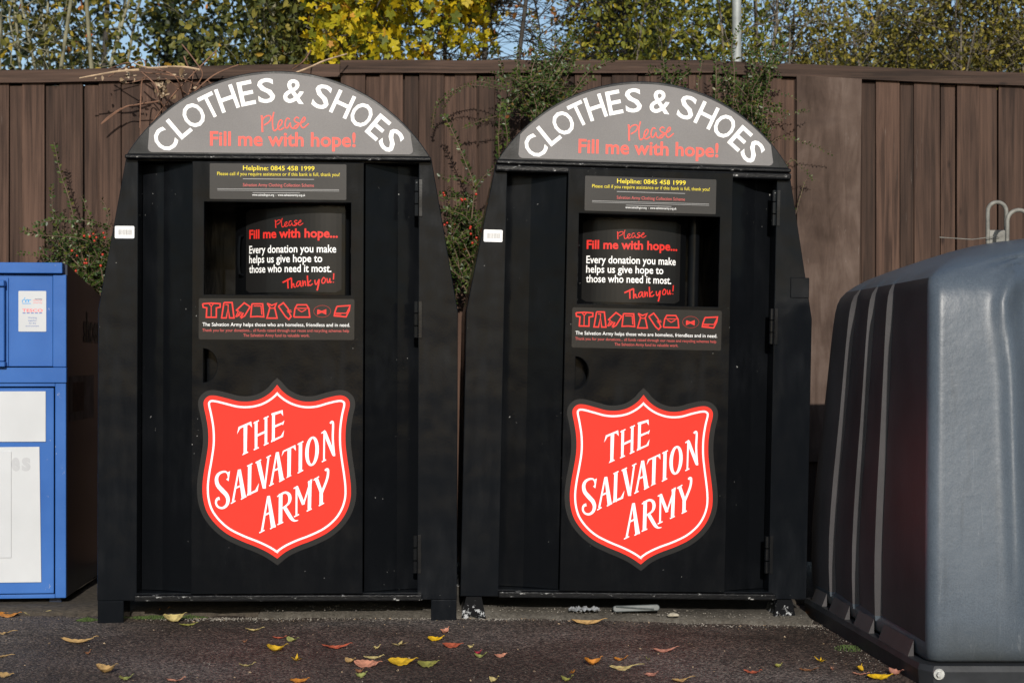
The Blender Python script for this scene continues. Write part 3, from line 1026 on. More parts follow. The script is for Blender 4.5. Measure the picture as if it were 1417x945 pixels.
    hl.add(*plate([rrect(hx0, hx1, hz0, hz1, 0.004)], dy - 0.0016, dy - 0.0003))
    hel = hl.build('helpline_label', M['help_grey'], root)
    yel, rd, wh, gr = MB(), MB(), MB(), MB()
    ly = dy - 0.0022
    put(yel, text('Helpline: 0845 458 1999', zx(500, 0)[0], zx(795, 0)[0], zx(0, 475)[1], 19 * .33169 * S1, 0.012), ly)
    put(yel, text('Please call if you require assistance or if this bank is full, thank you!', zx(394, 0)[0], zx(899, 0)[0], zx(0, 497)[1], 14 * .33169 * S1, 0.0), ly)
    put(rd, text('Salvation Army Clothing Collection Scheme', zx(500, 0)[0], zx(793, 0)[0], zx(0, 542)[1], 13 * .33169 * S1, 0.0), ly)
    put(wh, text('www.satradingco.org  -  www.salvationarmy.org.uk', zx(538, 0)[0], zx(757, 0)[0], zx(0, 581)[1], 9 * .33169 * S1, 0.0), ly)
    for xa, xb, yy_, w_ in ((500, 793, 511, 2.2), (395, 897, 553, 1.8), (395, 897, 559, 1.4), (540, 735, 568, 2)):
        gr.ribbon([zx(xa, yy_), zx(xb, yy_)], w_ * .33169 * S1, ly)
    for mb_, mt_ in ((yel, 'yellow_print'), (rd, 'dull_red_print'), (wh, 'white_print'), (gr, 'grey_print')):
        mb_.build('lettering' if mt_ != 'grey_print' else 'rule_line', M[mt_], hel)

    # clothes icon label
    def ix(zx_, zy_): return lx(270 + zx_ / 6.161), lz(400 + zy_ / 6.161)
    il = MB()
    il.add(*plate([rrect(ix(38, 0)[0], ix(1350, 0)[0], ix(0, 433)[1], ix(0, 85)[1], 0.006)], dy - 0.0016, dy - 0.0003))
    ic = il.build('icon_label', M['icon_grey'], root)
    for strokes in ICONS:
        m_ = MB()
        small = max(p[0] for p in strokes[0]) < 1115 and min(p[0] for p in strokes[0]) > 1030
        for q, st in enumerate(strokes):
            m_.ribbon([ix(*p) for p in st], (9 if small else (12 if q == 0 else 8)) / 6.161 * S1, ly - 5e-5 * q)
        if small:
            m_.ribbon([ix(1078 + 72 * math.cos(2 * math.pi * i / 24), 190 + 50 * math.sin(2 * math.pi * i / 24)) for i in range(24)], 1.6 / 6.161 * S1, ly, closed=True)
        m_.build('icon', M['red_print'], ic)
    w_, r_ = MB(), MB()
    put(w_, text('The Salvation Army helps those who are homeless, friendless and in need.', ix(70, 0)[0], ix(1313, 0)[0], ix(0, 320)[1], 30 / 6.161 * S1, 0.0), ly)
    put(r_, text('Thank you for your donations... all funds raised through our reuse and recycling schemes help', ix(68, 0)[0], ix(1306, 0)[0], ix(0, 366)[1], 24 / 6.161 * S1, 0.0), ly)
    put(r_, text('The Salvation Army fund its valuable work.', ix(413, 0)[0], ix(972, 0)[0], ix(0, 408)[1], 25 / 6.161 * S1, 0.0), ly)
    w_.build('lettering', M['white_print'], ic)
    r_.build('lettering', M['dull_red_print'], ic)

    # shield
    def sx(p): return lx(260 + p[0] / 2.954), lz(470 + p[1] / 2.954)
    base = [(p.x, p.y) for p in catmull([(q[0], q[1], 0) for q in SHIELD[:25]], 4)[:-1]] + [(p.x, p.y) for p in catmull([(q[0], q[1], 0) for q in SHIELD[24:] + SHIELD[:1]], 4)[:-1]]
    sb = MB()
    sb.add(*plate([[sx(p) for p in offset_loop(base, -22, 1.3)]], dy - 0.0014, dy - 0.0003))
    shield = sb.build('shield_emblem', M['shield_black'], root)
    shield['label'] = 'red shield sticker with white lettering and black border'
    sr = MB()
    v, f = fill2d([[sx(p) for p in base]])
    sr.add([(p[0], dy - 0.0020, p[2]) for p in v], f)
    sr.build('red_field', M['shield_red'], shield)
    sw = MB()
    v, f = fill2d([[sx(p) for p in offset_loop(base, 18)], [sx(p) for p in offset_loop(base, 26)]])
    sw.add([(p[0], dy - 0.0026, p[2]) for p in v], f)
    sw.build('border_line', M['shield_white'], shield)
    le = MB()
    def tx(p): return lx(280 + p[0] / 5.557), lz(570 + p[1] / 5.557)
    kz = S1 / 5.557
    for q, it in enumerate(LETTERS):
        yy = dy - 0.0027 - 1.2e-5 * q
        if it[0] == 'p':
            v, f = fill2d([[tx(p) for p in it[1]]])
            le.add([(p[0], yy, p[2]) for p in v], f)
        else:
            pts_ = [(p[0], p[1]) for p in it[1]]
            w = it[2]
            m = len(pts_)
            if w == 'S':
                key = [8, 12, 16, 22, 26, 30, 33, 31, 27, 22, 17, 15, 15, 18, 24]
                w = [key[min(i // 4, 14)] + (key[min(i // 4 + 1, 14)] - key[min(i // 4, 14)]) * (i % 4) / 4 for i in range(m)]
                le.ribbon([tx(p) for p in pts_], [x * kz for x in w], yy, 1e-5)
            elif w == 'O':
                w = [14 + 13 * abs(math.cos(2 * math.pi * i / m)) for i in range(m)]
                le.ribbon([tx(p) for p in pts_], [x * kz for x in w], yy, 0, True)
            else:
                w = (list(w) + [w[-1]] * m)[:m]
                le.ribbon([tx(p) for p in pts_], [x * kz for x in w], yy, 1e-5)
    le.build('lettering', M['shield_white'], shield)

    moved += [chute, lab, hel, ic, shield]
    for o_ in moved:
        o_.location = (ddx, 0, ddz)
    shield.location = (ddx * 0.6, 0, ddz * 1.35)
    # barcode sticker on the left column
    bl = MB()
    bx0, bx1, bz0, bz1 = lx(159.5), lx(186), lz(331.5), lz(314.5)
    bl.add(*plate([rrect(bx0, bx1, bz0, bz1, 0.004)], -0.0012, -0.0002))
    bar = bl.build('barcode_label', M['barcode_white'], root)
    bb = MB()
    x = bx0 + 0.012
    r2 = random.Random(5)
    while x < bx1 - 0.009:
        w = r2.choice((0.0007, 0.0009, 0.0013))
        bb.add([(x, -0.0016, bz0 + 0.011), (x + w, -0.0016, bz0 + 0.011), (x + w, -0.0016, bz1 - 0.012), (x, -0.0016, bz1 - 0.012)], [(0, 1, 2, 3)])
        x += w + r2.choice((0.0008, 0.0011, 0.0014))
    bb.build('barcode', M['barcode_black'], bar)
    if tag_plate:
        tp = MB()
        tp.rbox(0.520, 0.585, -0.004, -0.0003, 1.112, 1.182, 0.002)
        tp.build('cover_plate', M['black_frame'], root)

    # feet
    for sx_, fyy in ((-1, 0), (1, 0), (-1, 1), (1, 1)):
        f_ = MB()
        ya, yb = (-0.002, 0.11) if fyy == 0 else (D - 0.12, D - 0.01)
        zb = -0.012 if fyy == 0 else 0.02
        if flared:
            xc = sx_ * (0.552 if sx_ < 0 else 0.520)
            bw, tw_ = 0.045, 0.026
            v = [(xc - bw, ya - 0.012, zb), (xc + bw, ya - 0.012, zb), (xc + bw, yb, zb), (xc - bw, yb, zb), (xc - tw_, ya - 0.008, 0.0715), (xc + tw_, ya - 0.008, 0.0715), (xc + tw_, yb - 0.01, 0.0715), (xc - tw_, yb - 0.01, 0.0715)]
            f_.add(v, [(0, 3, 2, 1), (4, 5, 6, 7), (0, 1, 5, 4), (1, 2, 6, 5), (2, 3, 7, 6), (3, 0, 4, 7)])
            f_.build('foot', M['worn_foot'], root)
        else:
            xa = -0.598 if sx_ < 0 else 0.510
            f_.rbox(xa + 0.001, xa + 0.087, ya + 0.003, yb, zb, 0.0715, 0.003)
            f_.build('foot', M['black_frame'], root)
    return root

def worn_foot():
    m, t, b = new_mat('paint_splashed_foot')
    v = coords(t)
    a = noise(t, v, 45, 5, 0.7)
    sx = N(t, 'ShaderNodeSeparateXYZ')
    t.links.new(v, sx.inputs[0])
    k = math_n(t, 'SUBTRACT', a, math_n(t, 'MULTIPLY', sx.outputs[2], 2.2))
    t.links.new(ramp(t, k, [(0.47, (0.006, 0.0065, 0.0075)), (0.53, (0.36, 0.37, 0.38))]), b.inputs['Base Color'])
    b.inputs['Roughness'].default_value = 0.3
    b.inputs['Specular IOR Level'].default_value = 0.04
    return m
M['worn_foot'] = worn_foot()

# chute parameters: axis x, y, radius, leaf from/to angle, label from/to angle, posts
def chute_params(mid_x, mid_y, tilt, width, left_extra, right_extra, posts):
    CR = 0.45
    ax = mid_x + CR * math.sin(R(tilt))
    ay = mid_y + CR * math.cos(R(tilt))
    half = math.degrees(width / 2 / CR)
    return (ax, ay, CR, -tilt - half - left_extra, -tilt + half + right_extra, -tilt - half, -tilt + half, posts)

clothes_bank((-0.783, 5.10, 0.0), 2.6, 0.2, 'left black clothes bank, on square column feet beside the blue clothes bank', chute_params(0.030, 0.060, 15, 0.352, 7, 1.5, [(0.214, 0.100, 0.016)]), False, 1, False)
clothes_bank((0.419, 5.225, -0.0115), 4.2, 1.2, 'right black clothes bank, leaning slightly on flared feet beside the grey recycling bin', chute_params(-0.044, 0.075, 2, 0.352, 3, 3, [(0.180, 0.120, 0.020)]), True, 2, True, 0.023, -0.018)

# ------------------------------------------------------------------ blue clothes bank at the left
def blue_bank():
    Y0 = 5.33
    k = Y0 / F_PX
    xr = (88 - 708.5) * k
    root = empty('clothes_bank', (xr - 0.5, Y0, 0), (0, 0, R(4.6)))
    tag(root, 'blue metal clothes bank with white boards on its door, beside the left black bank', 'clothes bank')
    X = lambda px: (px - 88) * k + 0.5
    Z = lambda py: 0.87 - (py - 500) * k
    D = 0.66
    # side walls, back and sloping lid (blue face; flanks carry their shade as a darker colour)
    b = MB()
    zt, zr, zb = Z(365), Z(365) - 0.085, Z(829)
    def flank(x0, x1):
        v = [(x0, 0.018, zb), (x0, D, zb), (x0, D, zr), (x0, 0.018, zt), (x1, 0.018, zb), (x1, D, zb), (x1, D, zr), (x1, 0.018, zt)]
        b.add(v, [(0, 3, 2, 1), (4, 5, 6, 7), (0, 1, 5, 4), (1, 2, 6, 5), (2, 3, 7, 6), (3, 0, 4, 7)])
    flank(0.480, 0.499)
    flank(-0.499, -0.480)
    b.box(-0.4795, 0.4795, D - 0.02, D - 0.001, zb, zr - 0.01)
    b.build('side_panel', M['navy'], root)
    l = MB()
    v = [(-0.4795, 0.02, zt - 0.015), (0.4795, 0.02, zt - 0.015), (0.4795, D, zr - 0.006), (-0.4795, D, zr - 0.006), (-0.4795, 0.02, zt - 0.03), (0.4795, 0.02, zt - 0.03), (0.4795, D, zr - 0.02), (-0.4795, D, zr - 0.02)]
    l.add(v, [(0, 1, 2, 3), (7, 6, 5, 4), (0, 4, 5, 1), (1, 5, 6, 2), (2, 6, 7, 3), (3, 7, 4, 0)])
    l.build('lid', M['blue'], root)
    # front: hood face, lip of the lid, corner trims
    fr = MB()
    fr.rbox(-0.499, 0.490, -0.022, 0.019, Z(378), Z(363), 0.003)
    fr.build('lid_lip', M['blue'], root)
    h = MB()
    h.rbox(X(69.5), 0.500, -0.004, 0.017, Z(508), Z(379.5), 0.003)        # corner trim
    h.rbox(-0.300, X(69), 0.002, 0.017, Z(507), Z(379.5), 0.002)        # recessed fascia sheet
    h.rbox(-0.500, 0.502, -0.012, 0.017, Z(530), Z(508.5), 0.003)        # belt under the hood
    h.rbox(X(6.5), X(9.2), -0.006, 0.001, Z(507), Z(384), 0.001)
    h.build('hood', M['blue'], root)
    fl = MB()
    fl.rbox(-0.300, X(6), -0.030, -0.006, Z(500), Z(396), 0.004)
    fl.rbox(-0.300, X(7.2), -0.045, -0.008, Z(396.5), Z(388), 0.004)
    fl.rbox(-0.28, X(7.6), -0.040, -0.004, Z(507.5), Z(500.5), 0.003)
    fl.build('chute_flap', M['blue'], root)
    # lower carcass and the door set in it
    c = MB()
    c.rbox(X(73), 0.500, -0.008, 0.017, Z(829), Z(530.7), 0.003)
    c.rbox(-0.500, X(72.8), -0.008, 0.017, Z(829), Z(823.5), 0.002)
    c.rbox(-0.500, X(72.8), -0.006, 0.017, Z(535), Z(530.7), 0.002)
    c.build('front_frame', M['blue'], root)
    d = MB()
    d.rbox(-0.48, X(71.2), -0.006, 0.012, Z(822.5), Z(537), 0.003)
    door = d.build('door', M['blue'], root)
    w = MB()
    w.rbox(-0.43, X(60.5), -0.011, -0.0065, Z(611.5), Z(541.5), 0.001)
    w.build('white_board', M['board_white'], door)
    w = MB()
    va = [(-0.43, Z(806.5)), (X(54.5), Z(806.5)), (X(52), Z(618.5)), (-0.43, Z(620))]
    w.add(*plate([va], -0.011, -0.0065, 0.0008))
    w.rbox(-0.43, X(14.0), -0.0145, -0.0112, Z(772), Z(625), 0.0008)
    wb = w.build('white_board', M['board_white'], door)
    g = MB()
    for s_, xa, xb in (('e', 13.8, 25.5), ('s', 28.0, 40.0)):
        v, f = text(s_, X(xa), X(xb), Z(650.5), 26.5 * k, 0.045)
        v2, f2 = text(s_, X(xa) + 0.0022, X(xb) - 0.0022, Z(650.5) + 0.0018, 23.5 * k, 0.01)
        g.add([(p[0], -0.01125, p[1]) for p in v], f)
        g.add([(p[0], -0.0120, p[1]) for p in v2], f2)
    go = g.build('lettering', M['faint_print'], door)
    # sticker with logos
    def tx_(zx_, zy_): return X(zx_ / 4.971), Z(350 + zy_ / 4.971)
    s = MB()
    a0, a1 = tx_(112, 540), tx_(300, 259)
    s.add(*plate([rrect(a0[0], a1[0], a0[1], a1[1], 0.003)], -0.0004, 0.0016))
    st = s.build('notice_sticker', M['board_white'], root)
    yy = -0.0009
    p = MB()
    put(p, text('TESCO', tx_(138, 0)[0], tx_(276, 0)[0], tx_(0, 404)[1], 21 / 4.971 * k, 0.012), yy)
    for q, (xa, xb, zy_) in enumerate(((210, 274, 328), (212, 274, 344))):
        put(p, text(('children', 'charity')[q], tx_(xa, 0)[0], tx_(xb, 0)[0], tx_(0, zy_)[1], 9 / 4.971 * k), yy)
    p.build('lettering', M['ink_red'], st)
    p = MB()
    for q in range(5):
        p.ribbon([tx_(141 + q * 28, 412), tx_(160 + q * 28, 412)], 6 / 4.971 * k, yy)
    for (t_, xa, xb, zy_) in (('Working', 176, 236, 449), ('together', 177, 236, 468), ('for the', 184, 230, 487), ('environment', 161, 251, 506)):
        put(p, text(t_, tx_(xa, 0)[0], tx_(xb, 0)[0], tx_(0, zy_)[1], 11 / 4.971 * k), yy)
    p.build('lettering', M['ink_navy'], st)
    p = MB()
    put(p, text('variety', tx_(222, 0)[0], tx_(274, 0)[0], tx_(0, 319)[1], 11 / 4.971 * k, 0.01), yy)
    p.build('lettering', M['ink_dark'], st)
    p = MB()
    for pts in ([(140, 340), (138, 326), (148, 318), (160, 324), (160, 338)], [(164, 338), (164, 322), (176, 318), (178, 336)], [(182, 338), (182, 322), (198, 320)], [(138, 346), (196, 346)], [(152, 314), (158, 304)]):
        p.ribbon([tx_(*q) for q in pts], 5 / 4.971 * k, yy)
    p.build('logo_mark', M['ink_blue'], st)
    # faded poster and letters on the shaded flank
    fx = 0.4998
    f_ = MB()
    f_.add([(fx + .0006, 0.06, Z(585)), (fx + .0006, 0.50, Z(585)), (fx + .0006, 0.50, Z(521)), (fx + .0006, 0.06, Z(521))], [(0, 1, 2, 3)])
    po = f_.build('faded_poster', M['poster'], root)
    f_ = MB()
    f_.add([(fx + .0012, 0.10, Z(572)), (fx + .0012, 0.30, Z(572)), (fx + .0012, 0.30, Z(530)), (fx + .0012, 0.10, Z(530))], [(0, 1, 2, 3)])
    f_.build('picture', M['poster_dark'], po)
    g = MB()
    v, f = text('shoes', 0.30, 0.62, 0.945, 0.115, 0.03)
    g.add([(fx + 0.0006, p[0], p[1]) for p in v], f)
    g.build('lettering', M['ghost_print'], root)
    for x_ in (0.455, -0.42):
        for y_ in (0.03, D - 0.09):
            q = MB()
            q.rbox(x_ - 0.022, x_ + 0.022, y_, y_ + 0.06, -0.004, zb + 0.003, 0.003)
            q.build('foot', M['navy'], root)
blue_bank()

# ------------------------------------------------------------------ grey recycling bin at the right
def dome_bin():
    cx, cy = 1.77, 4.80
    g0 = -0.024
    root = empty('recycling_bin', (cx, cy, g0))
    tag(root, 'grey domed plastic recycling bin with ribbed flank and steel lifting loops', 'recycling bin')
    hf, hr, hy = 0.621, 0.710, 0.600
    rnd = random.Random(8)
    steps = [0.3875, 0.587, 0.813]
    side_at = [0, 0]
    def ring(z, i, lou):
        li = min(i, 0.09)
        fx = hf - (0.35 * li + max(0, i - 0.09))
        rx = hr - (li + max(0, i - 0.09))
        fy, ry = -hy + i, hy - i
        pts = []
        cr = 0.035 + max(0, i - 0.09) * 0.7
        cr = min(cr, 0.28, 0.7 * min(fx, ry))
        # front face, left to right, with a rounded raised seam and the hollow of the posting bay
        nf = 150
        def corner(px_, py_, a0, n=8):
            for q in range(1, n):
                a = R(a0 + 90 * q / n)
                pts.append((px_ + cr * math.cos(a), py_ + cr * math.sin(a)))
        for q in range(nf + 1):
            x = (-fx + cr) + 2 * (fx - cr) * q / nf
            y = fy
            m_ = sstep(0.16, 0.30, z) * (1 - sstep(1.17, 1.235, z))
            edge = 0.375 + 0.03 * sstep(0.9, 1.1, z) - 0.05 * sstep(1.02, 1.16, z)
            ax_ = abs(x)
            y += m_ * 0.060 * (1 - sstep(edge - 0.085, edge, ax_))
            y -= m_ * 0.017 * math.exp(-((ax_ - edge - 0.010) / 0.022) ** 2)
            pts.append((x, y))
        corner(fx - cr, fy + cr, -90)
        ns = 10
        for q in range(ns + 1):
            s = q / ns
            xx = fx + (rx - fx) * s
            pts.append((xx - 0.0, (fy + cr) + (ry - fy - 2 * cr) * s))
        corner(rx - cr, ry - cr, 0)
        for q in range(ns + 1):
            pts.append(((rx - cr) - 2 * (rx - cr) * q / ns, ry))
        corner(-rx + cr, ry - cr, 90)
        # ribbed left flank, rear to front
        seq = []
        prev = 0.0
        for st in steps + [1.0]:
            e_ = 0 if st == 1.0 else 1
            seq.append((prev + 0.003, 0.0))
            seq.append(((prev + st) / 2, -0.010 * e_))
            seq.append((st - 0.012, -0.018 * e_))
            seq.append((st - 0.003, -0.020 * e_))
            prev = st
        side_at[0] = len(pts)
        for s, o in reversed(seq):
            xx = -(fx + (rx - fx) * s) + (-o) * lou
            pts.append((xx, (fy + cr) + (ry - fy - 2 * cr) * s))
        side_at[1] = len(pts) - 1
        corner(-fx + cr, fy + cr, 180)
        return [(p[0], p[1], z) for p in pts]
    levels = [(0.062, 0.022, 0), (0.072, 0.006, 0), (0.10, 0.0, .0), (0.115, -0.002, 1), (0.2, -0.005, 1), (0.3, -0.004, 1), (0.4, 0.002, 1), (0.5, 0.010, 1), (0.6, 0.020, 1), (0.7, 0.030, 1), (0.8, 0.039, 1), (0.88, 0.046, 1), (0.95, 0.052, 1), (1.02, 0.059, 1), (1.06, 0.064, 1), (1.09, 0.070, 0.85), (1.112, 0.079, 0.55), (1.132, 0.095, 0.2),
              (1.151, 0.118, 0), (1.172, 0.152, 0), (1.195, 0.205, 0), (1.220, 0.27, 0), (1.242, 0.335, 0), (1.261, 0.41, 0), (1.274, 0.49, 0), (1.280, 0.55, 0)]
    b = MB()
    rings = [ring(*l) for l in levels]
    m = len(rings[0])
    v = [p for r in rings for p in r]
    f = []
    for j in range(len(rings) - 1):
        for i in range(m):
            a, c = j * m + i, j * m + (i + 1) % m
            f.append((a, c, c + m, a + m))
    f.append(tuple((len(rings) - 1) * m + i for i in range(m)))
    f.append(tuple(reversed(range(m))))
    b.add(v, f)
    # the ribbed flank is the same plastic, its shade put into a darker colour
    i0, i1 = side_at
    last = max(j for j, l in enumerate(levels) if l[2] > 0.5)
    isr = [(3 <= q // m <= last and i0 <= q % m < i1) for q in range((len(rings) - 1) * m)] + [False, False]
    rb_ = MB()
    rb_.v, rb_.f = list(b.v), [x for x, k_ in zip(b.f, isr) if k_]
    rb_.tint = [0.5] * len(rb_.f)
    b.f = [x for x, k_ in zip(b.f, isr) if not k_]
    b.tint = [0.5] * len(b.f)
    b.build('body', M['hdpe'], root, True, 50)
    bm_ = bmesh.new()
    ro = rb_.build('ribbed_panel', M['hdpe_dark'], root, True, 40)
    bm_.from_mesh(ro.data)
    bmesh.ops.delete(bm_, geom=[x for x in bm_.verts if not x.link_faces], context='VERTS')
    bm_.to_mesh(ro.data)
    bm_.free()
    # base tray
    t = MB()
    def tray(z, e):
        P = [(-hf - e + .03, -hy - e), (hf + e - .03, -hy - e), (hf + e, -hy - e + .04), (hr + e, hy + e - .04), (hr + e - .04, hy + e), (-hr - e + .04, hy + e), (-hr - e, hy + e - .04), (-hf - e, -hy - e + .04)]
        return [(x, y, z) for x, y in P]
    rr = [tray(-0.005, 0.022), tray(0.045, 0.028), tray(0.060, 0.022), tray(0.0605, -0.05)]
    v = [p for r in rr for p in r]
    f = [(j * 8 + i, j * 8 + (i + 1) % 8, (j + 1) * 8 + (i + 1) % 8, (j + 1) * 8 + i) for j in range(3) for i in range(8)] + [tuple(24 + i for i in range(8))]
    t.add(v, f)
    base = t.build('base_tray', M['base_plastic'], root)
    # tabs that lap from the flank over the tray
    for s0, s1 in ((0.10, 0.32), (0.40, 0.53), (0.61, 0.76), (0.83, 0.94)):
        q = MB()
        ya, yb = -hy + 1.2 * s0, -hy + 1.2 * s1
        xa, xb = -(hf + (hr - hf) * s0), -(hf + (hr - hf) * s1)
        o = 0.022
        v = [(xa - 0.002, ya, 0.105), (xa - o, ya, 0.052), (xa - o, ya, 0.016), (xa - 0.002, ya, 0.016), (xb - 0.002, yb, 0.105), (xb - o, yb, 0.052), (xb - o, yb, 0.016), (xb - 0.002, yb, 0.016)]
        q.add(v, [(0, 1, 2, 3), (7, 6, 5, 4), (0, 4, 5, 1), (1, 5, 6, 2), (2, 6, 7, 3)])
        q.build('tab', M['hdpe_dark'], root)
    bo = MB()
    bx_ = -hf + 0.018
    bo.tube([(bx_, -hy - 0.022, 0.040), (bx_, -hy - 0.034, 0.040)], 0.015, 18)
    bo.tube([(bx_, -hy - 0.034, 0.040), (bx_, -hy - 0.044, 0.040)], 0.008, 6)
    bo.build('bolt', M['steel'], base)
    # lifting loops
    zt = 1.272
    def loop(x, y, w, h, r, name):
        q = MB()
        pts = [(x - w, y, zt - 0.02), (x - w, y, zt + h - w)]
        pts += [(x - w * math.cos(math.pi * i / 12), y, zt + h - w + w * math.sin(math.pi * i / 12)) for i in range(1, 12)]
        pts += [(x + w, y, zt + h - w), (x + w, y, zt - 0.02)]
        q.tube(pts, r, 10)
        return q
    q = loop(-0.205, 0.12, 0.030, 0.135, 0.0066, '')
    q.rbox(-0.232, -0.180, 0.112, 0.130, zt - 0.02, zt + 0.045, 0.004)
    q.build('lifting_loop', M['lug_steel'], root, True, 40)
    q = loop(-0.175, 0.0, 0.036, 0.098, 0.0066, '')
    q.build('lifting_loop', M['lug_steel'], root, True, 40)
    wv = MB()
    p0 = [W(1300, 328.5, 4.9), W(1322, 330, 4.9), W(1346, 331.5, 4.9), W(1365, 329, 4.9), W(1384, 327.5, 4.9)]
    wv.tube([(p.x - cx, p.y - cy, p.z - g0) for p in p0], 0.0015, 6)
    wv.build('wire', M['lug_steel'], root)
dome_bin()

# ------------------------------------------------------------------ pole beyond the fence
def metal_pole():
    Y = 7.0
    p = W(1019.5, 80, Y)
    root = empty('metal_pole', (p.x, Y, 0))
    tag(root, 'plain grey galvanised pole standing just behind the fence', 'pole')
    q = MB()
    q.tube([(0, 0, -0.05), (0, 0, 5.2)], 0.0215, 20)
    q.build('shaft', M['post'], root, True, 40)
    q = MB()
    q.tube([(0, 0, 5.2), (0, 0, 5.24)], [0.028, 0.022], 20)
    q.build('cap', M['post'], root)
metal_pole()

# ------------------------------------------------------------------ trees and hedge beyond the fence
def leaf_cards(rs, centers, size, aspect=0.55, up=0.3):
    """Pointed, folded leaves (two quads each) at the given centres."""
    n = len(centers)
    c = np.asarray(centers, float)
    d = rs.normal(size=(n, 3))
    d[:, 2] -= up
    d /= np.linalg.norm(d, axis=1)[:, None]
    u = rs.normal(size=(n, 3))
    u -= d * (u * d).sum(1)[:, None]
    u /= np.linalg.norm(u, axis=1)[:, None]
    w = np.cross(d, u)
    s = size * rs.uniform(0.6, 1.25, n)[:, None]
    a = aspect
    base = c - d * s * 0.5
    tip = c + d * s * 0.5
    k = 0.12
    l1 = c - d * s * 0.18 + u * s * a * 0.5 + w * s * k
    l2 = c + d * s * 0.18 + u * s * a * 0.42 + w * s * k
    r1 = c - d * s * 0.18 - u * s * a * 0.5 + w * s * k
    r2 = c + d * s * 0.18 - u * s * a * 0.42 + w * s * k
    v = np.stack([base, l1, l2, tip, r2, r1], 1).reshape(-1, 3)
    idx = np.arange(n)[:, None] * 6
    f = np.concatenate([idx + np.array([0, 1, 2, 3]), idx + np.array([0, 3, 4, 5])], 1).reshape(-1, 4)
    return v, f

def maple_cards(rs, centers, size, up=0.3):
    """Five lobed leaves, each lobe a quad, slightly cupped."""
    n = len(centers)
    c = np.asarray(centers, float)
    d = rs.normal(size=(n, 3))
    d[:, 2] -= up
    d /= np.linalg.norm(d, axis=1)[:, None]
    u = rs.normal(size=(n, 3))
    u -= d * (u * d).sum(1)[:, None]
    u /= np.linalg.norm(u, axis=1)[:, None]
    w = np.cross(d, u)
    s = size * rs.uniform(0.55, 1.25, n)[:, None]
    V = []
    for k, (a, r) in enumerate(((0, 0.62), (1.05, 0.56), (-1.05, 0.56), (2.1, 0.40), (-2.1, 0.40))):
        for (aa, rr, lift) in ((0, 0, 0), (-0.50, 0.36, 0.02), (0, r, 0.10 * rs.uniform(-1, 1)), (0.50, 0.36, 0.02)):
            t = a + aa
            V.append(c + s * (rr * (d * math.cos(t) + u * math.sin(t)) + w * (lift + k * 0.0008)))
    v = np.stack(V, 1).reshape(-1, 3)
    f = (np.arange(n)[:, None] * 20 + np.arange(20)[None, :]).reshape(-1, 4)
    return v, f

def fast_mesh(name, v, f, tint, mat, parent):
    me = bpy.data.meshes.new(name)
    nv, nf = len(v), len(f)
    me.vertices.add(nv)
    me.vertices.foreach_set('co', np.asarray(v, np.float32).ravel())
    me.loops.add(nf * 4)
    me.loops.foreach_set('vertex_index', np.asarray(f, np.int32).ravel())
    me.polygons.add(nf)
    me.polygons.foreach_set('loop_start', np.arange(0, nf * 4, 4, dtype=np.int32))
    at = me.attributes.new('tint', 'FLOAT', 'FACE')
    at.data.foreach_set('value', np.asarray(tint, np.float32))
    me.materials.append(mat)
    me.update(calc_edges=True)
    o = bpy.data.objects.new(name, me)
    COL.objects.link(o)
    if parent: o.parent = parent
    return o

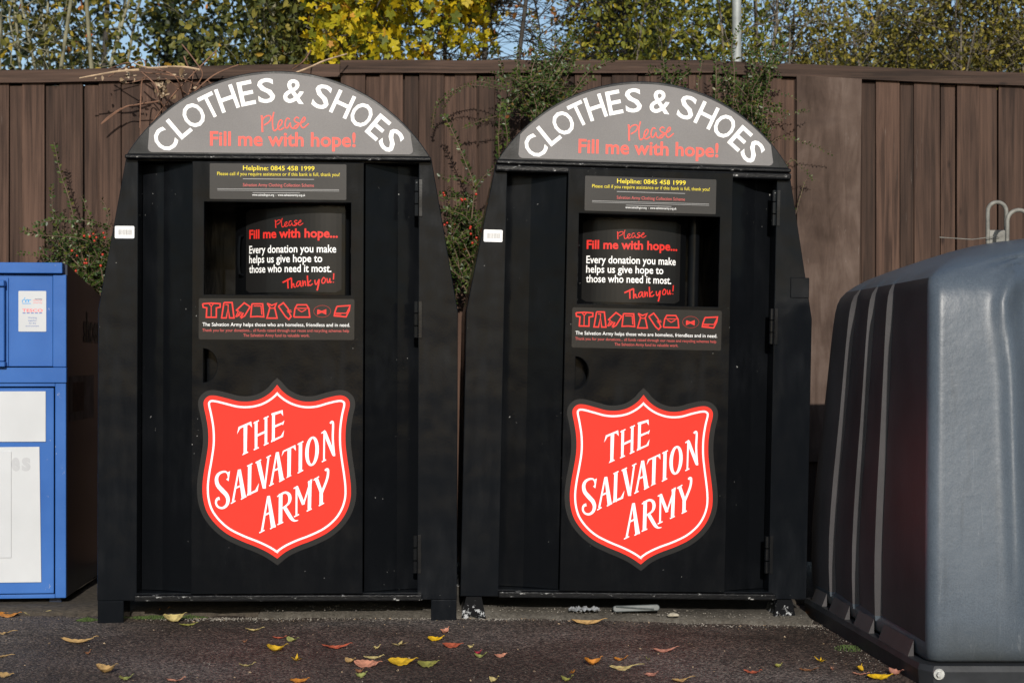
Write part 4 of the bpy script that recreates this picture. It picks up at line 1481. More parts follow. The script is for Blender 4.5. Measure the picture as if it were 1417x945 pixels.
def tree(name, label, cat, px, Y, h, rx, ry, z0, nlimb, nleaf, lsize, mat, bark, seed, trunks=1, trad=0.05, twigs=5, spread=0.16, aspect=0.55, focus=0.55, group=None, twig_r=0.004, maple=False, twig_len=0.45):
    rnd = random.Random(seed)
    rs = np.random.RandomState(seed)
    x = (px - 708.5) * Y / F_PX
    root = empty(name, (x, Y, 0))
    tag(root, label, cat, group)
    tr = MB()
    anchors = []
    def grow(p, d, length, r, depth):
        pts = [p.copy()]
        rad = [r]
        n = 6 if depth < 2 else 4
        q = p.copy()
        dd = d.copy()
        for i in range(n):
            j_ = 0.10 if depth == 0 else 0.20
            dd = (dd + Vector((rnd.gauss(0, j_), rnd.gauss(0, j_), rnd.gauss(0.04, .14)))).normalized()
            q = q + dd * length / n
            q.y = max(q.y, 6.72 - Y)
            q.x = min(max(q.x, -rx * 1.35), rx * 1.35)
            pts.append(q.copy())
            rad.append(r * (1 - 0.75 * (i + 1) / n))
        tr.tube(pts, rad, 7 if depth == 0 else (5 if depth == 1 else 4), False)
        if depth >= 2:
            for i in range(1, len(pts)):
                anchors.append(pts[i])
            return
        m = nlimb if depth == 0 else twigs
        for k in range(m):
            t = rnd.uniform(0.22 if depth == 0 else 0.15, 1.0)
            i = min(int(t * n), n - 1)
            s = pts[i].lerp(pts[i + 1], t * n - i)
            a = rnd.uniform(0, 2 * math.pi)
            side = Vector((math.cos(a) * rx / max(rx, ry), math.sin(a) * ry / max(rx, ry), rnd.uniform(-0.25, 0.7)))
            L = (max(rx, ry) * rnd.uniform(0.55, 1.05)) if depth == 0 else length * twig_len * rnd.uniform(0.66, 1.33)
            grow(s, side.normalized(), L, max(rad[i] * 0.55, twig_r), depth + 1)
    for k in range(trunks):
        ox = 0 if trunks == 1 else rnd.uniform(-rx * 0.8, rx * 0.8)
        oy = 0 if trunks == 1 else rnd.uniform(-ry * 0.5, ry * 0.5)
        grow(Vector((ox, oy, -0.05)), Vector((rnd.gauss(0, .08), rnd.gauss(0, .08), 1)).normalized(), h * rnd.uniform(0.8, 1.0), trad * rnd.uniform(0.7, 1.1), 0)
    tr.build('trunk', bark, root, True)
    if nleaf:
        A = np.array([a[:] for a in anchors])
        # more of the leaves go where the crown shows over the fence; clumps follow the twigs
        wgt = np.ones(len(A))
        zz = A[:, 2]
        vis = (zz > 1.9) & (zz < 4.2)
        wgt[vis] *= 1 + 2.5 * focus
        wgt[zz < z0] *= 0.15
        wgt *= rs.uniform(0.2, 1.6, len(A))
        wgt /= wgt.sum()
        pick = rs.choice(len(A), nleaf, p=wgt)
        P = A[pick] + rs.normal(size=(nleaf, 3)) * spread * np.array([1, 1, 0.8])
        out = np.abs(P[:, 0]) > rx * 1.12
        P[out, 0] = rs.uniform(-rx, rx, out.sum())
        P[:, 1] = np.maximum(P[:, 1], 6.62 - Y + 0.1 * rs.uniform(0, 1, nleaf))
        v, f = maple_cards(rs, P, lsize) if maple else leaf_cards(rs, P, lsize, aspect)
        tone = rs.beta(2, 2, len(A))[pick] * 0.6 + rs.uniform(0, 0.4, nleaf)
        fast_mesh('crown', v, f, np.repeat(tone, 5 if maple else 2), mat, root)
    return root

bark_pale = plain('pale_bark', (0.20, 0.19, 0.12), 0.85, var=0.35, vscale=15, bmp=0.5, bscale=40)
bark_dark = plain('dark_bark', (0.050, 0.044, 0.038), 0.85, var=0.3, vscale=15, bmp=0.5, bscale=40)
bark_mid = plain('grey_brown_bark', (0.13, 0.11, 0.085), 0.85, var=0.35, vscale=15, bmp=0.5, bscale=40)
L_green = leafy('dark_green_leaves', [(0, (0.014, 0.020, 0.005)), (0.40, (0.046, 0.056, 0.012)), (0.66, (0.105, 0.105, 0.020)), (0.82, (0.21, 0.17, 0.03)), (0.91, (0.34, 0.20, 0.03)), (1, (0.40, 0.12, 0.04))], trans=0.15)
L_mixed = leafy('mixed_autumn_leaves', [(0, (0.018, 0.026, 0.006)), (0.4, (0.065, 0.072, 0.013)), (0.72, (0.18, 0.15, 0.025)), (0.86, (0.36, 0.25, 0.02)), (0.93, (0.45, 0.12, 0.035)), (1, (0.48, 0.16, 0.07))], trans=0.2)
L_yellow = leafy('yellow_maple_leaves', [(0, (0.030, 0.048, 0.008)), (0.24, (0.10, 0.12, 0.012)), (0.40, (0.30, 0.27, 0.012)), (0.70, (0.52, 0.37, 0.010)), (0.86, (0.42, 0.22, 0.03)), (1, (0.50, 0.20, 0.07))], trans=0.3)
L_rust = leafy('rusty_last_leaves', [(0, (0.10, 0.075, 0.02)), (0.4, (0.28, 0.20, 0.03)), (0.7, (0.38, 0.15, 0.05)), (1, (0.52, 0.20, 0.10))], trans=0.2)
L_olive = leafy('olive_leaves', [(0, (0.026, 0.038, 0.007)), (0.4, (0.085, 0.095, 0.012)), (0.7, (0.165, 0.150, 0.014)), (0.9, (0.28, 0.21, 0.02)), (1, (0.28, 0.11, 0.03))], trans=0.15)
L_hedge = leafy('hedge_leaves', [(0, (0.026, 0.028, 0.008)), (0.35, (0.085, 0.078, 0.016)), (0.65, (0.165, 0.142, 0.022)), (0.85, (0.26, 0.20, 0.030)), (0.95, (0.18, 0.07, 0.035)), (1, (0.30, 0.20, 0.02))], trans=0.15)
L_fir = leafy('evergreen_foliage', [(0, (0.007, 0.012, 0.004)), (0.6, (0.016, 0.024, 0.008)), (1, (0.035, 0.045, 0.014))])

# name, label, category, px, Y, height, rx, ry, z0, limbs, leaves, leaf size, ...
tree('pale_stemmed_tree', 'thicket of thin pale trunks with scattered green and orange leaves at the far left', 'tree', 85, 7.7, 4.4, 0.42, 0.8, 1.0, 7, 3300, 0.042, L_mixed, bark_pale, 21, focus=1.2, trunks=13, trad=0.017, twigs=4, twig_r=0.003)
tree('broadleaf_shrub', 'dark green shrub flecked with orange leaves and arching pale branches behind the fence', 'shrub', 305, 7.9, 4.2, 0.46, 0.9, 1.0, 11, 12500, 0.04, L_green, bark_pale, 22, focus=1.2, trunks=6, trad=0.020, twigs=6, twig_r=0.003)
tree('autumn_shrub', 'orange flecked olive shrub between the dark green shrub and the yellow maple', 'shrub', 435, 7.8, 4.0, 0.26, 0.6, 1.0, 9, 4200, 0.042, L_mixed, bark_pale, 32, focus=1.2, trunks=5, trad=0.016, twigs=6, twig_r=0.003)
tree('maple_tree', 'maple with bright yellow leaves rising behind the fence', 'tree', 568, 8.0, 4.6, 0.41, 0.7, 1.0, 16, 8200, 0.058, L_yellow, bark_dark, 23, focus=1.2, trunks=3, trad=0.03, twigs=6, spread=0.13, maple=True)
tree('bare_tree', 'almost leafless dark twiggy tree with a few orange leaves against the sky', 'tree', 708, 8.6, 4.8, 0.52, 0.6, 1.0, 36, 2000, 0.040, L_rust, bark_dark, 24, focus=1.2, trunks=4, trad=0.020, twigs=24, spread=0.05, twig_r=0.0034, twig_len=0.8)
tree('privet_shrub', 'leafy green and yellow shrub directly left of the grey pole', 'shrub', 902, 8.2, 3.7, 0.46, 0.8, 1.0, 14, 15000, 0.032, L_olive, bark_mid, 25, focus=1.2, trunks=6, trad=0.020, twigs=7, spread=0.10, twig_r=0.003)
tree('hawthorn_shrub', 'open twiggy shrub with small green leaves directly right of the grey pole', 'shrub', 1076, 8.6, 3.5, 0.33, 0.6, 1.0, 16, 3600, 0.032, L_olive, bark_dark, 26, focus=1.2, trunks=5, trad=0.018, twigs=10, spread=0.07, twig_r=0.0026)
tree('hedge_shrub', 'olive brown hedge shrub behind the fence beside the twiggy hawthorn', 'shrub', 1190, 8.3, 3.55, 0.34, 0.7, 1.0, 18, 11000, 0.027, L_hedge, bark_mid, 27, focus=1.2, trunks=8, trad=0.014, twigs=8, spread=0.09, twig_r=0.0026)
tree('hedge_shrub', 'tallest olive hedge shrub, flecked with red, above the plain boards right of the plywood', 'shrub', 1308, 8.4, 3.7, 0.36, 0.7, 1.0, 18, 12500, 0.027, L_hedge, bark_mid, 28, focus=1.2, trunks=8, trad=0.014, twigs=8, spread=0.09, twig_r=0.0026)
tree('hedge_shrub', 'olive hedge shrub at the right edge behind the fence', 'shrub', 1425, 8.2, 3.5, 0.34, 0.7, 1.0, 18, 11000, 0.027, L_hedge, bark_mid, 29, focus=1.2, trunks=8, trad=0.014, twigs=8, spread=0.09, twig_r=0.0026)
for px_, Y_, hh, rr_, nl_, lab in ((50, 12.6, 6.0, 0.62, 7000, 'dark evergreen tree at the far left, behind the pale thin trunks'), (330, 12.2, 5.8, 0.75, 9000, 'dark evergreen tree behind the dark green shrub'), (520, 12.8, 6.2, 0.55, 4500, 'dark evergreen tree behind the yellow maple'), (900, 12.4, 4.4, 0.62, 6000, 'dark evergreen tree behind the leafy shrub left of the grey pole'), (1300, 12.6, 4.1, 1.3, 9000, 'dark evergreen tree behind the olive hedge shrubs')):
    tree('evergreen_tree', lab, 'tree', px_, Y_, hh, rr_, 0.9, 0.6, 24, nl_, 0.075, L_fir, bark_dark, int(px_) + 40, trunks=2, trad=0.06, twigs=6, group='evergreen trees far behind the fence', focus=1.0)

# ------------------------------------------------------------------ cotoneaster against the fence
def shoot(mb_stem, leaf_acc, pts, r0, spacing, lsize, rnd, side=0.9):
    sm = catmull(pts, 8)
    n = len(sm)
    mb_stem.tube(sm, [max(0.0009, r0 * (1 - 0.75 * i / n)) for i in range(n)], 5, False)
    d = 0
    k = 0
    for i in range(n - 1):
        a, b = sm[i], sm[i + 1]
        L = (b - a).length
        while d < L:
            p = a.lerp(b, d / L)
            t = (b - a).normalized()
            sd = t.cross(Vector((0, 1, 0)))
            if sd.length < 0.1: sd = Vector((1, 0, 0))
            sd.normalize()
            sgn = 1 if k % 2 else -1
            dirv = (sd * sgn * side + t * 0.55 + Vector((rnd.gauss(0, .25), -0.3 + rnd.gauss(0, .3), rnd.gauss(0, .25)))).normalized()
            leaf_acc.append((p, dirv, lsize * rnd.uniform(0.65, 1.2)))
            k += 1
            d += spacing * rnd.uniform(0.7, 1.3)
        d -= L

def leaves_from(acc, rs):
    n = len(acc)
    c = np.array([a[0][:] for a in acc])
    d = np.array([a[1][:] for a in acc])
    s = np.array([a[2] for a in acc])[:, None]
    u = rs.normal(size=(n, 3)) + np.array([0, 0, 0.001])
    u -= d * (u * d).sum(1)[:, None]
    u /= np.linalg.norm(u, axis=1)[:, None]
    w = np.cross(d, u)
    tip = c + d * s
    l1 = c + d * s * 0.35 + u * s * 0.30 + w * s * .06
    l2 = c + d * s * 0.72 + u * s * 0.24 + w * s * .06
    r1 = c + d * s * 0.35 - u * s * 0.30 + w * s * .06
    r2 = c + d * s * 0.72 - u * s * 0.24 + w * s * .06
    v = np.stack([c, l1, l2, tip, r2, r1], 1).reshape(-1, 3)
    idx = np.arange(n)[:, None] * 6
    f = np.concatenate([idx + np.array([0, 1, 2, 3]), idx + np.array([0, 3, 4, 5])], 1).reshape(-1, 4)
    return v, f

_bm = bmesh.new()
bmesh.ops.create_icosphere(_bm, subdivisions=2, radius=1)
BERRY = bpy.data.meshes.new('berry')
_bm.to_mesh(BERRY)
_bm.free()
BERRY.polygons.foreach_set('use_smooth', [True] * len(BERRY.polygons))
BERRY.materials.append(M['berry'])

def cotoneaster(label, base, arcs, masses, berries, seed, droop=False):
    """arcs: hand placed shoots as [(px, py, Y)...]; masses: (px0, py0, px1, py1, count) of random leafy shoots."""
    rnd = random.Random(seed)
    rs = np.random.RandomState(seed)
    root = empty('cotoneaster_shrub', base)
    tag(root, label, 'shrub')
    B = Vector(base)
    st = MB()
    acc = []
    for pts, r0, sp, ls in arcs:
        shoot(st, acc, [W(*p) - B for p in pts], r0, sp, ls, rnd)
    for (px0, py0, px1, py1, n, ox, oy, oY) in masses:
        for k in range(n):
            e = W(rnd.uniform(px0, px1), rnd.uniform(py0, py1), rnd.uniform(6.12, 6.33))
            o = W(ox + rnd.gauss(0, 12), oy + rnd.gauss(0, 14), oY + rnd.uniform(-0.04, 0.04))
            mid = o.lerp(e, 0.55) + Vector((rnd.gauss(0, .03), rnd.uniform(-0.06, 0.01), rnd.uniform(0.0, 0.09) if not droop else rnd.uniform(-.02, .06)))
            shoot(st, acc, [o - B, mid - B, e - B], 0.003, 0.0062, 0.0165, rnd)
            for q in range(3):      # side twigs
                t = rnd.uniform(0.35, 0.9)
                a = o.lerp(mid, t * 1.0) if t < 0.6 else mid.lerp(e, (t - .6) / .4)
                b = a + Vector((rnd.gauss(0, .07), rnd.gauss(-0.01, .03), rnd.gauss(0.02, .06)))
                shoot(st, acc, [a - B, a.lerp(b, .5) - B + Vector((0, 0, 0.008)), b - B], 0.0018, 0.0060, 0.0150, rnd)
    st.build('stems', M['stem'], root)
    v, f = leaves_from(acc, rs)
    tone = np.clip(rs.beta(2.2, 2.2, len(acc)) * 1.0, 0, 1)
    fast_mesh('leaves', v, f, np.repeat(tone, 2), M['coto'], root)
    for (px_, py_, Y_) in berries:
        o = bpy.data.objects.new('berry', BERRY)
        COL.objects.link(o)
        o.parent = root
        o.location = W(px_, py_, Y_) - B
        s = rnd.uniform(0.0042, 0.0058)
        o.scale = (s, s, s)
    return root

rb = random.Random(77)
def scatter_berries(x0, y0, x1, y1, n, Y):
    out = []
    for i in range(n):
        cx_, cy_ = rb.uniform(x0, x1), rb.uniform(y0, y1)
        for q in range(rb.choice((1, 2, 3))):
            out.append((cx_ + rb.gauss(0, 3), cy_ + rb.gauss(0, 3), Y + rb.uniform(-0.03, 0.02)))
    return out

cotoneaster('red berried shrub with one tall upright shoot, between the blue and left black banks', (W(128, 500, 6.2).x, 6.24, 0.0),
    [([(128, 640, 6.22), (126, 440, 6.2), (112, 350, 6.17), (97, 280, 6.16), (84, 240, 6.18), (75, 197, 6.2)], 0.0045, 0.0065, 0.018),
     ([(126, 440, 6.2), (90, 345, 6.18), (74, 300, 6.2), (72, 256, 6.2)], 0.003, 0.0065, 0.016),
     ([(152, 316, 6.2), (120, 306, 6.12), (80, 304, 6.12), (44, 312, 6.14)], 0.003, 0.006, 0.017),
     ([(150, 350, 6.2), (110, 330, 6.1), (60, 326, 6.1), (30, 318, 6.15)], 0.003, 0.006, 0.017),
     ([(126, 440, 6.2), (130, 330, 6.2), (118, 285, 6.2), (113, 272, 6.2)], 0.003, 0.0065, 0.016),
     ([(126, 440, 6.2), (140, 350, 6.2), (150, 300, 6.2), (140, 276, 6.22)], 0.003, 0.0065, 0.015),
     ([(130, 620, 6.2), (80, 380, 6.2), (40, 352, 6.16), (22, 352, 6.15)], 0.003, 0.0065, 0.016)],
    [(52, 318, 152, 395, 18, 125, 410, 6.2), (95, 300, 156, 400, 15, 138, 400, 6.2)],
    scatter_berries(98, 322, 150, 395, 10, 6.10), 5)

cotoneaster('arching red berried shrub in the gap between the two black banks', (W(655, 500, 6.2).x, 6.26, 0.0),
    [([(650, 600, 6.2), (652, 330, 6.2), (656, 262, 6.18), (644, 225, 6.16), (632, 195, 6.16), (619, 168, 6.17), (611, 158, 6.18)], 0.0042, 0.006, 0.018),
     ([(656, 262, 6.18), (640, 248, 6.14), (622, 247, 6.14), (606, 244, 6.16)], 0.003, 0.006, 0.017),
     ([(656, 262, 6.18), (672, 242, 6.15), (690, 228, 6.15), (708, 220, 6.2)], 0.003, 0.006, 0.016),
     ([(692, 232, 6.2), (690, 200, 6.14), (691, 165, 6.12), (694, 135, 6.14)], 0.003, 0.0055, 0.020),
     ([(700, 232, 6.2), (702, 190, 6.13), (699, 165, 6.12), (704, 140, 6.14)], 0.003, 0.0055, 0.020),
     ([(598, 178, 6.3), (602, 152, 6.26), (614, 135, 6.22), (640, 120, 6.18), (672, 120, 6.16), (720, 132, 6.2)], 0.0028, 0.0068, 0.014),
     ([(612, 150, 6.3), (630, 128, 6.25), (662, 113, 6.2), (690, 122, 6.2), (730, 140, 6.2)], 0.0024, 0.008, 0.012),
     ([(640, 178, 6.28), (672, 165, 6.24), (705, 158, 6.22), (740, 160, 6.2)], 0.0025, 0.007, 0.013),
     ([(745, 170, 6.25), (760, 110, 6.2), (775, 80, 6.22), (790, 60, 6.3)], 0.004, 0.0065, 0.016),
     ([(745, 170, 6.25), (735, 110, 6.2), (742, 80, 6.22), (752, 62, 6.3)], 0.004, 0.0065, 0.016),
     ([(740, 175, 6.22), (790, 130, 6.16), (815, 100, 6.16), (850, 82, 6.2)], 0.003, 0.006, 0.016),
     ([(735, 175, 6.22), (775, 150, 6.16), (805, 118, 6.16), (822, 108, 6.2)], 0.003, 0.006, 0.016)],
    [(604, 268, 672, 345, 15, 650, 340, 6.2), (612, 300, 668, 372, 14, 648, 380, 6.2), (690, 85, 785, 160, 17, 752, 150, 6.22), (685, 110, 760, 175, 10, 735, 160, 6.2), (735, 66, 795, 110, 7, 760, 120, 6.26)],
    scatter_berries(612, 262, 672, 335, 7, 6.10), 6)

cotoneaster('dark trailing shrub hanging over the fence top behind the right black bank', (W(1020, 500, 6.2).x, 6.26, 0.0),
    [([(1025, 420, 6.25), (1040, 180, 6.22), (1052, 120, 6.2), (1068, 88, 6.22), (1088, 62, 6.3)], 0.0042, 0.006, 0.017),
     ([(992, 250, 6.25), (990, 160, 6.2), (991, 110, 6.16), (990, 78, 6.2)], 0.004, 0.0055, 0.018),
     ([(1012, 250, 6.25), (1014, 160, 6.2), (1016, 100, 6.16), (1013, 60, 6.24), (1032, 25, 6.35)], 0.0035, 0.007, 0.015),
     ([(1035, 250, 6.25), (1030, 180, 6.2), (1010, 120, 6.18), (1000, 90, 6.2)], 0.0035, 0.006, 0.016),
     ([(1052, 300, 6.25), (1052, 200, 6.2), (1056, 150, 6.18), (1058, 110, 6.2)], 0.0035, 0.006, 0.017),
     ([(1040, 300, 6.25), (1043, 200, 6.2), (1040, 150, 6.18), (1044, 120, 6.2)], 0.0035, 0.006, 0.017),
     ([(935, 180, 6.25), (922, 120, 6.2), (919, 95, 6.18), (918, 82, 6.2)], 0.0035, 0.006, 0.018),
     ([(970, 180, 6.25), (966, 120, 6.2), (970, 95, 6.18), (972, 80, 6.2)], 0.003, 0.007, 0.014),
     ([(1045, 200, 6.25), (1060, 130, 6.2), (1085, 130, 6.2), (1108, 142, 6.24)], 0.002, 0.009, 0.010),
     ([(1050, 230, 6.25), (1075, 192, 6.22), (1115, 198, 6.22), (1152, 214, 6.28)], 0.002, 0.008, 0.011),
     ([(1052, 250, 6.25), (1068, 180, 6.24), (1092, 160, 6.24), (1122, 152, 6.28)], 0.002, 0.008, 0.011),
     ([(1060, 300, 6.25), (1090, 225, 6.24), (1110, 232, 6.24), (1124, 246, 6.28)], 0.002, 0.009, 0.010),
     ([(1100, 300, 6.3), (1115, 250, 6.3), (1128, 250, 6.3)], 0.002, 0.009, 0.009)],
    [(978, 90, 1066, 170, 11, 1025, 190, 6.24), (1035, 100, 1070, 200, 6, 1050, 210, 6.22), (900, 85, 960, 120, 5, 930, 150, 6.25), (1030, 66, 1080, 110, 4, 1050, 140, 6.22)],
    [], 7)

# dead bramble caught on the fence top
def bramble():
    B = Vector((W(230, 500, 6.2).x, 6.3, 0))
    root = empty('dead_bramble', B)
    tag(root, 'tangle of dry brown bramble canes caught on the fence top above the left black bank', 'bramble')
    rnd = random.Random(31)
    s = MB()
    P = lambda *q: W(*q) - B
    for k in range(11):
        x0_, y0_ = rnd.uniform(180, 290), rnd.uniform(88, 112)
        x1_, y1_ = x0_ + rnd.gauss(20, 45), y0_ + rnd.uniform(-5, 70)
        x1_ = max(x1_, 150)
        pts = [P(x0_, y0_, 6.24 + rnd.uniform(-.08, .08)), P((x0_ + x1_) / 2 + rnd.gauss(0, 10), (y0_ + y1_) / 2 + rnd.gauss(-8, 10), 6.18 + rnd.uniform(-.06, .06)), P(x1_, y1_, 6.26 + rnd.uniform(-.06, .06))]
        s.tube(catmull(pts, 7), [0.0032 * rnd.uniform(0.5, 1)] * 15, 5, False)
    for pts in ([(300, 70, 6.2), (250, 120, 6.22), (225, 150, 6.25), (206, 178, 6.3)], [(330, 90, 6.2), (295, 105, 6.15), (262, 135, 6.2), (245, 160, 6.3)], [(140, 172, 6.3), (170, 150, 6.3), (190, 145, 6.28), (222, 140, 6.26)], [(252, 62, 6.35), (270, 85, 6.2), (280, 105, 6.2), (262, 130, 6.24)],
                [(140, 172, 6.3), (150, 162, 6.3), (168, 150, 6.3)], [(196, 100, 6.2), (215, 118, 6.14), (222, 140, 6.16), (235, 160, 6.25)], [(430, 70, 6.3), (420, 85, 6.2), (405, 96, 6.25)]):
        s.tube(catmull([P(*p) for p in pts], 8), 0.0028, 5, False)
    # trunk of the tangle down to the ground, hidden behind the bank
    s.tube(catmull([P(262, 130, 6.24), P(275, 250, 6.26), Vector((0.12, -0.03, -0.02))], 8), 0.005, 6, False)
    s.build('cane', M['bramble'], root)
    for pts in ([(110, 108.5, 6.14), (140, 103, 6.13), (165, 99, 6.12), (192, 97, 6.15)], [(228, 92.5, 6.14), (255, 93, 6.13), (276, 97, 6.16)], [(186, 88, 6.2), (205, 94, 6.14), (232, 93, 6.14)], [(480, 75, 6.3), (450, 84, 6.2), (425, 95, 6.2), (402, 104, 6.22)]):
        c = catmull([P(*p) for p in pts], 6)
        t = MB()
        t.tube(c, [0.0028 + 0.0022 * i / len(c) for i in range(len(c))], 6)
        t.build('pale_cane', M['bramble_pale'], root)
    rs = np.random.RandomState(9)
    for (cx_, cy_, n) in ((177, 107, 14), (222, 122, 20), (250, 102, 10), (136, 100, 3), (275, 128, 8), (228, 134, 10)):
        cs = []
        for q in range(n):
            cs.append((W(cx_ + rnd.gauss(0, 6), cy_ + rnd.gauss(0, 6), 6.16 + rnd.uniform(-.04, .06)) - B)[:])
        v, f = leaf_cards(rs, cs, 0.026, 0.6)
        fast_mesh('dry_leaf_cluster', v, f, np.repeat(rs.uniform(0, 1, len(cs)), 2), M['bramble_leaf'], root)
bramble()

# ------------------------------------------------------------------ fallen leaves and litter on the tarmac
LEAF = {}
def leaf_mat(key, col):
    m, t, b = new_mat(key + '_leaf')
    v = coords(t)
    f = noise(t, v, 55, 4)
    g = noise(t, v, 18, 3)
    k = math_n(t, 'ADD', math_n(t, 'MULTIPLY', f, 0.5), math_n(t, 'MULTIPLY', g, 0.5))
    t.links.new(ramp(t, k, [(0.36, tuple(x * 0.45 for x in col)), (0.46, tuple(x * 0.85 for x in col)), (0.62, col)]), b.inputs['Base Color'])
    b.inputs['Roughness'].default_value = 0.5
    bump(t, b, f, 0.5, 0.004)
    LEAF[key] = m
for key_, col_ in dict(yellow=(0.62, 0.38, 0.018), bright=(0.72, 0.44, 0.012), orange=(0.55, 0.21, 0.025), red=(0.42, 0.095, 0.045), tan=(0.46, 0.29, 0.11), pale=(0.52, 0.42, 0.17), olive=(0.26, 0.25, 0.055), green=(0.30, 0.32, 0.09), pink=(0.44, 0.19, 0.13), salmon=(0.55, 0.24, 0.15), brown=(0.22, 0.095, 0.04), crimson=(0.45, 0.03, 0.06)).items():
    leaf_mat(key_, col_)

def fallen_leaf(px, py, wpx, key, shape, ang, label, curl=1.0):
    """shape: oval, thin, curl, stalk, star, twist; ang = turn on the ground in degrees."""
    rnd = random.Random(int(px * 7 + py * 13))
    # where the leaf touches the ground
    z = 0.0
    for _ in range(3):
        Y = (0.87 - z) * F_PX / (py - 500)
        x = (px - 708.5) * Y / F_PX
        z = gz(x)
    L = 0.98 * wpx * Y / F_PX
    mb = MB()
    nu, nv = 10, 6
    if shape == 'star':
        c = Vector((0, 0, 0.002))
        n = 5
        vs_, fs = [tuple(c)], []
        for i in range(n):
            a = 2 * math.pi * i / n + rnd.uniform(-.2, .2)
            r = L / 2 * rnd.uniform(0.7, 1.1)
            hgt = rnd.uniform(0.004, 0.022) * curl
            tip = (r * math.cos(a), r * math.sin(a), hgt)
            s1 = (0.42 * r * math.cos(a - .5), 0.42 * r * math.sin(a - .5), hgt * .3 + .003)
            s2 = (0.42 * r * math.cos(a + .5), 0.42 * r * math.sin(a + .5), hgt * .3 + .003)
            o = len(vs_)
            vs_ += [s1, tip, s2]
            fs.append((0, o, o + 1, o + 2))
        mb.add(vs_, fs)
    else:
        asp = dict(oval=0.52, thin=0.26, curl=0.60, stalk=0.50, twist=0.50)[shape]
        bend = dict(oval=0.15, thin=0.16, curl=0.42, stalk=0.14, twist=0.26)[shape] * curl * rnd.uniform(0.8, 1.2)
        fold = dict(oval=0.25, thin=0.5, curl=0.7, stalk=0.2, twist=0.3)[shape] * rnd.uniform(0.6, 1.2)
        tw = rnd.uniform(-1, 1) * dict(oval=0.25, thin=0.3, curl=0.5, stalk=0.3, twist=1.4)[shape]
        lean = rnd.uniform(0.10, 0.45) * (1 if shape in ('oval', 'curl') else 0.6)
        LL = L * (0.80 if shape == 'stalk' else 1.0)
        for i in range(nu + 1):
            u = i / nu
            wv = LL * asp * (math.sin(math.pi * u ** 0.85) ** 0.75 if 0 < u < 1 else 0.0) * (1 + rnd.uniform(-.06, .06))
            for j in range(nv + 1):
                q = (j / nv - 0.5) * 2
                xx = (u - 0.5) * LL
                yy = q * wv / 2
                hz = abs(q) * wv / 2 * fold + (2 * u - 1) ** 2 * LL * bend + yy * lean + yy * tw * (u - 0.5) + rnd.uniform(-1, 1) * 0.0018
                mb.v.append((xx, yy, hz))
        for i in range(nu):
            for j in range(nv):
                a = i * (nv + 1) + j
                mb.f.append((a, a + 1, a + nv + 2, a + nv + 1))
                mb.tint.append(0.5)
        e = mb.v[nu * (nv + 1) + nv // 2]
        sl = L * (0.42 if shape == 'stalk' else 0.14)
        mb.tube([(e[0] - 0.002, e[1], e[2]), (e[0] + sl * .5, e[1] + sl * .12, e[2] + 0.003), (e[0] + sl, e[1] + sl * .3, e[2] + 0.001)], 0.0009, 5)
    lo = min(p[2] for p in mb.v)
    mb.v = [(p[0], p[1], p[2] - lo + 0.0004) for p in mb.v]
    o = mb.build('fallen_leaf', LEAF[key], None, True)
    o.location = (x, Y, z)
    o.rotation_euler = (0, 0, R(ang))
    tag(o, label, 'leaf', 'fallen leaves on the tarmac')
    return o

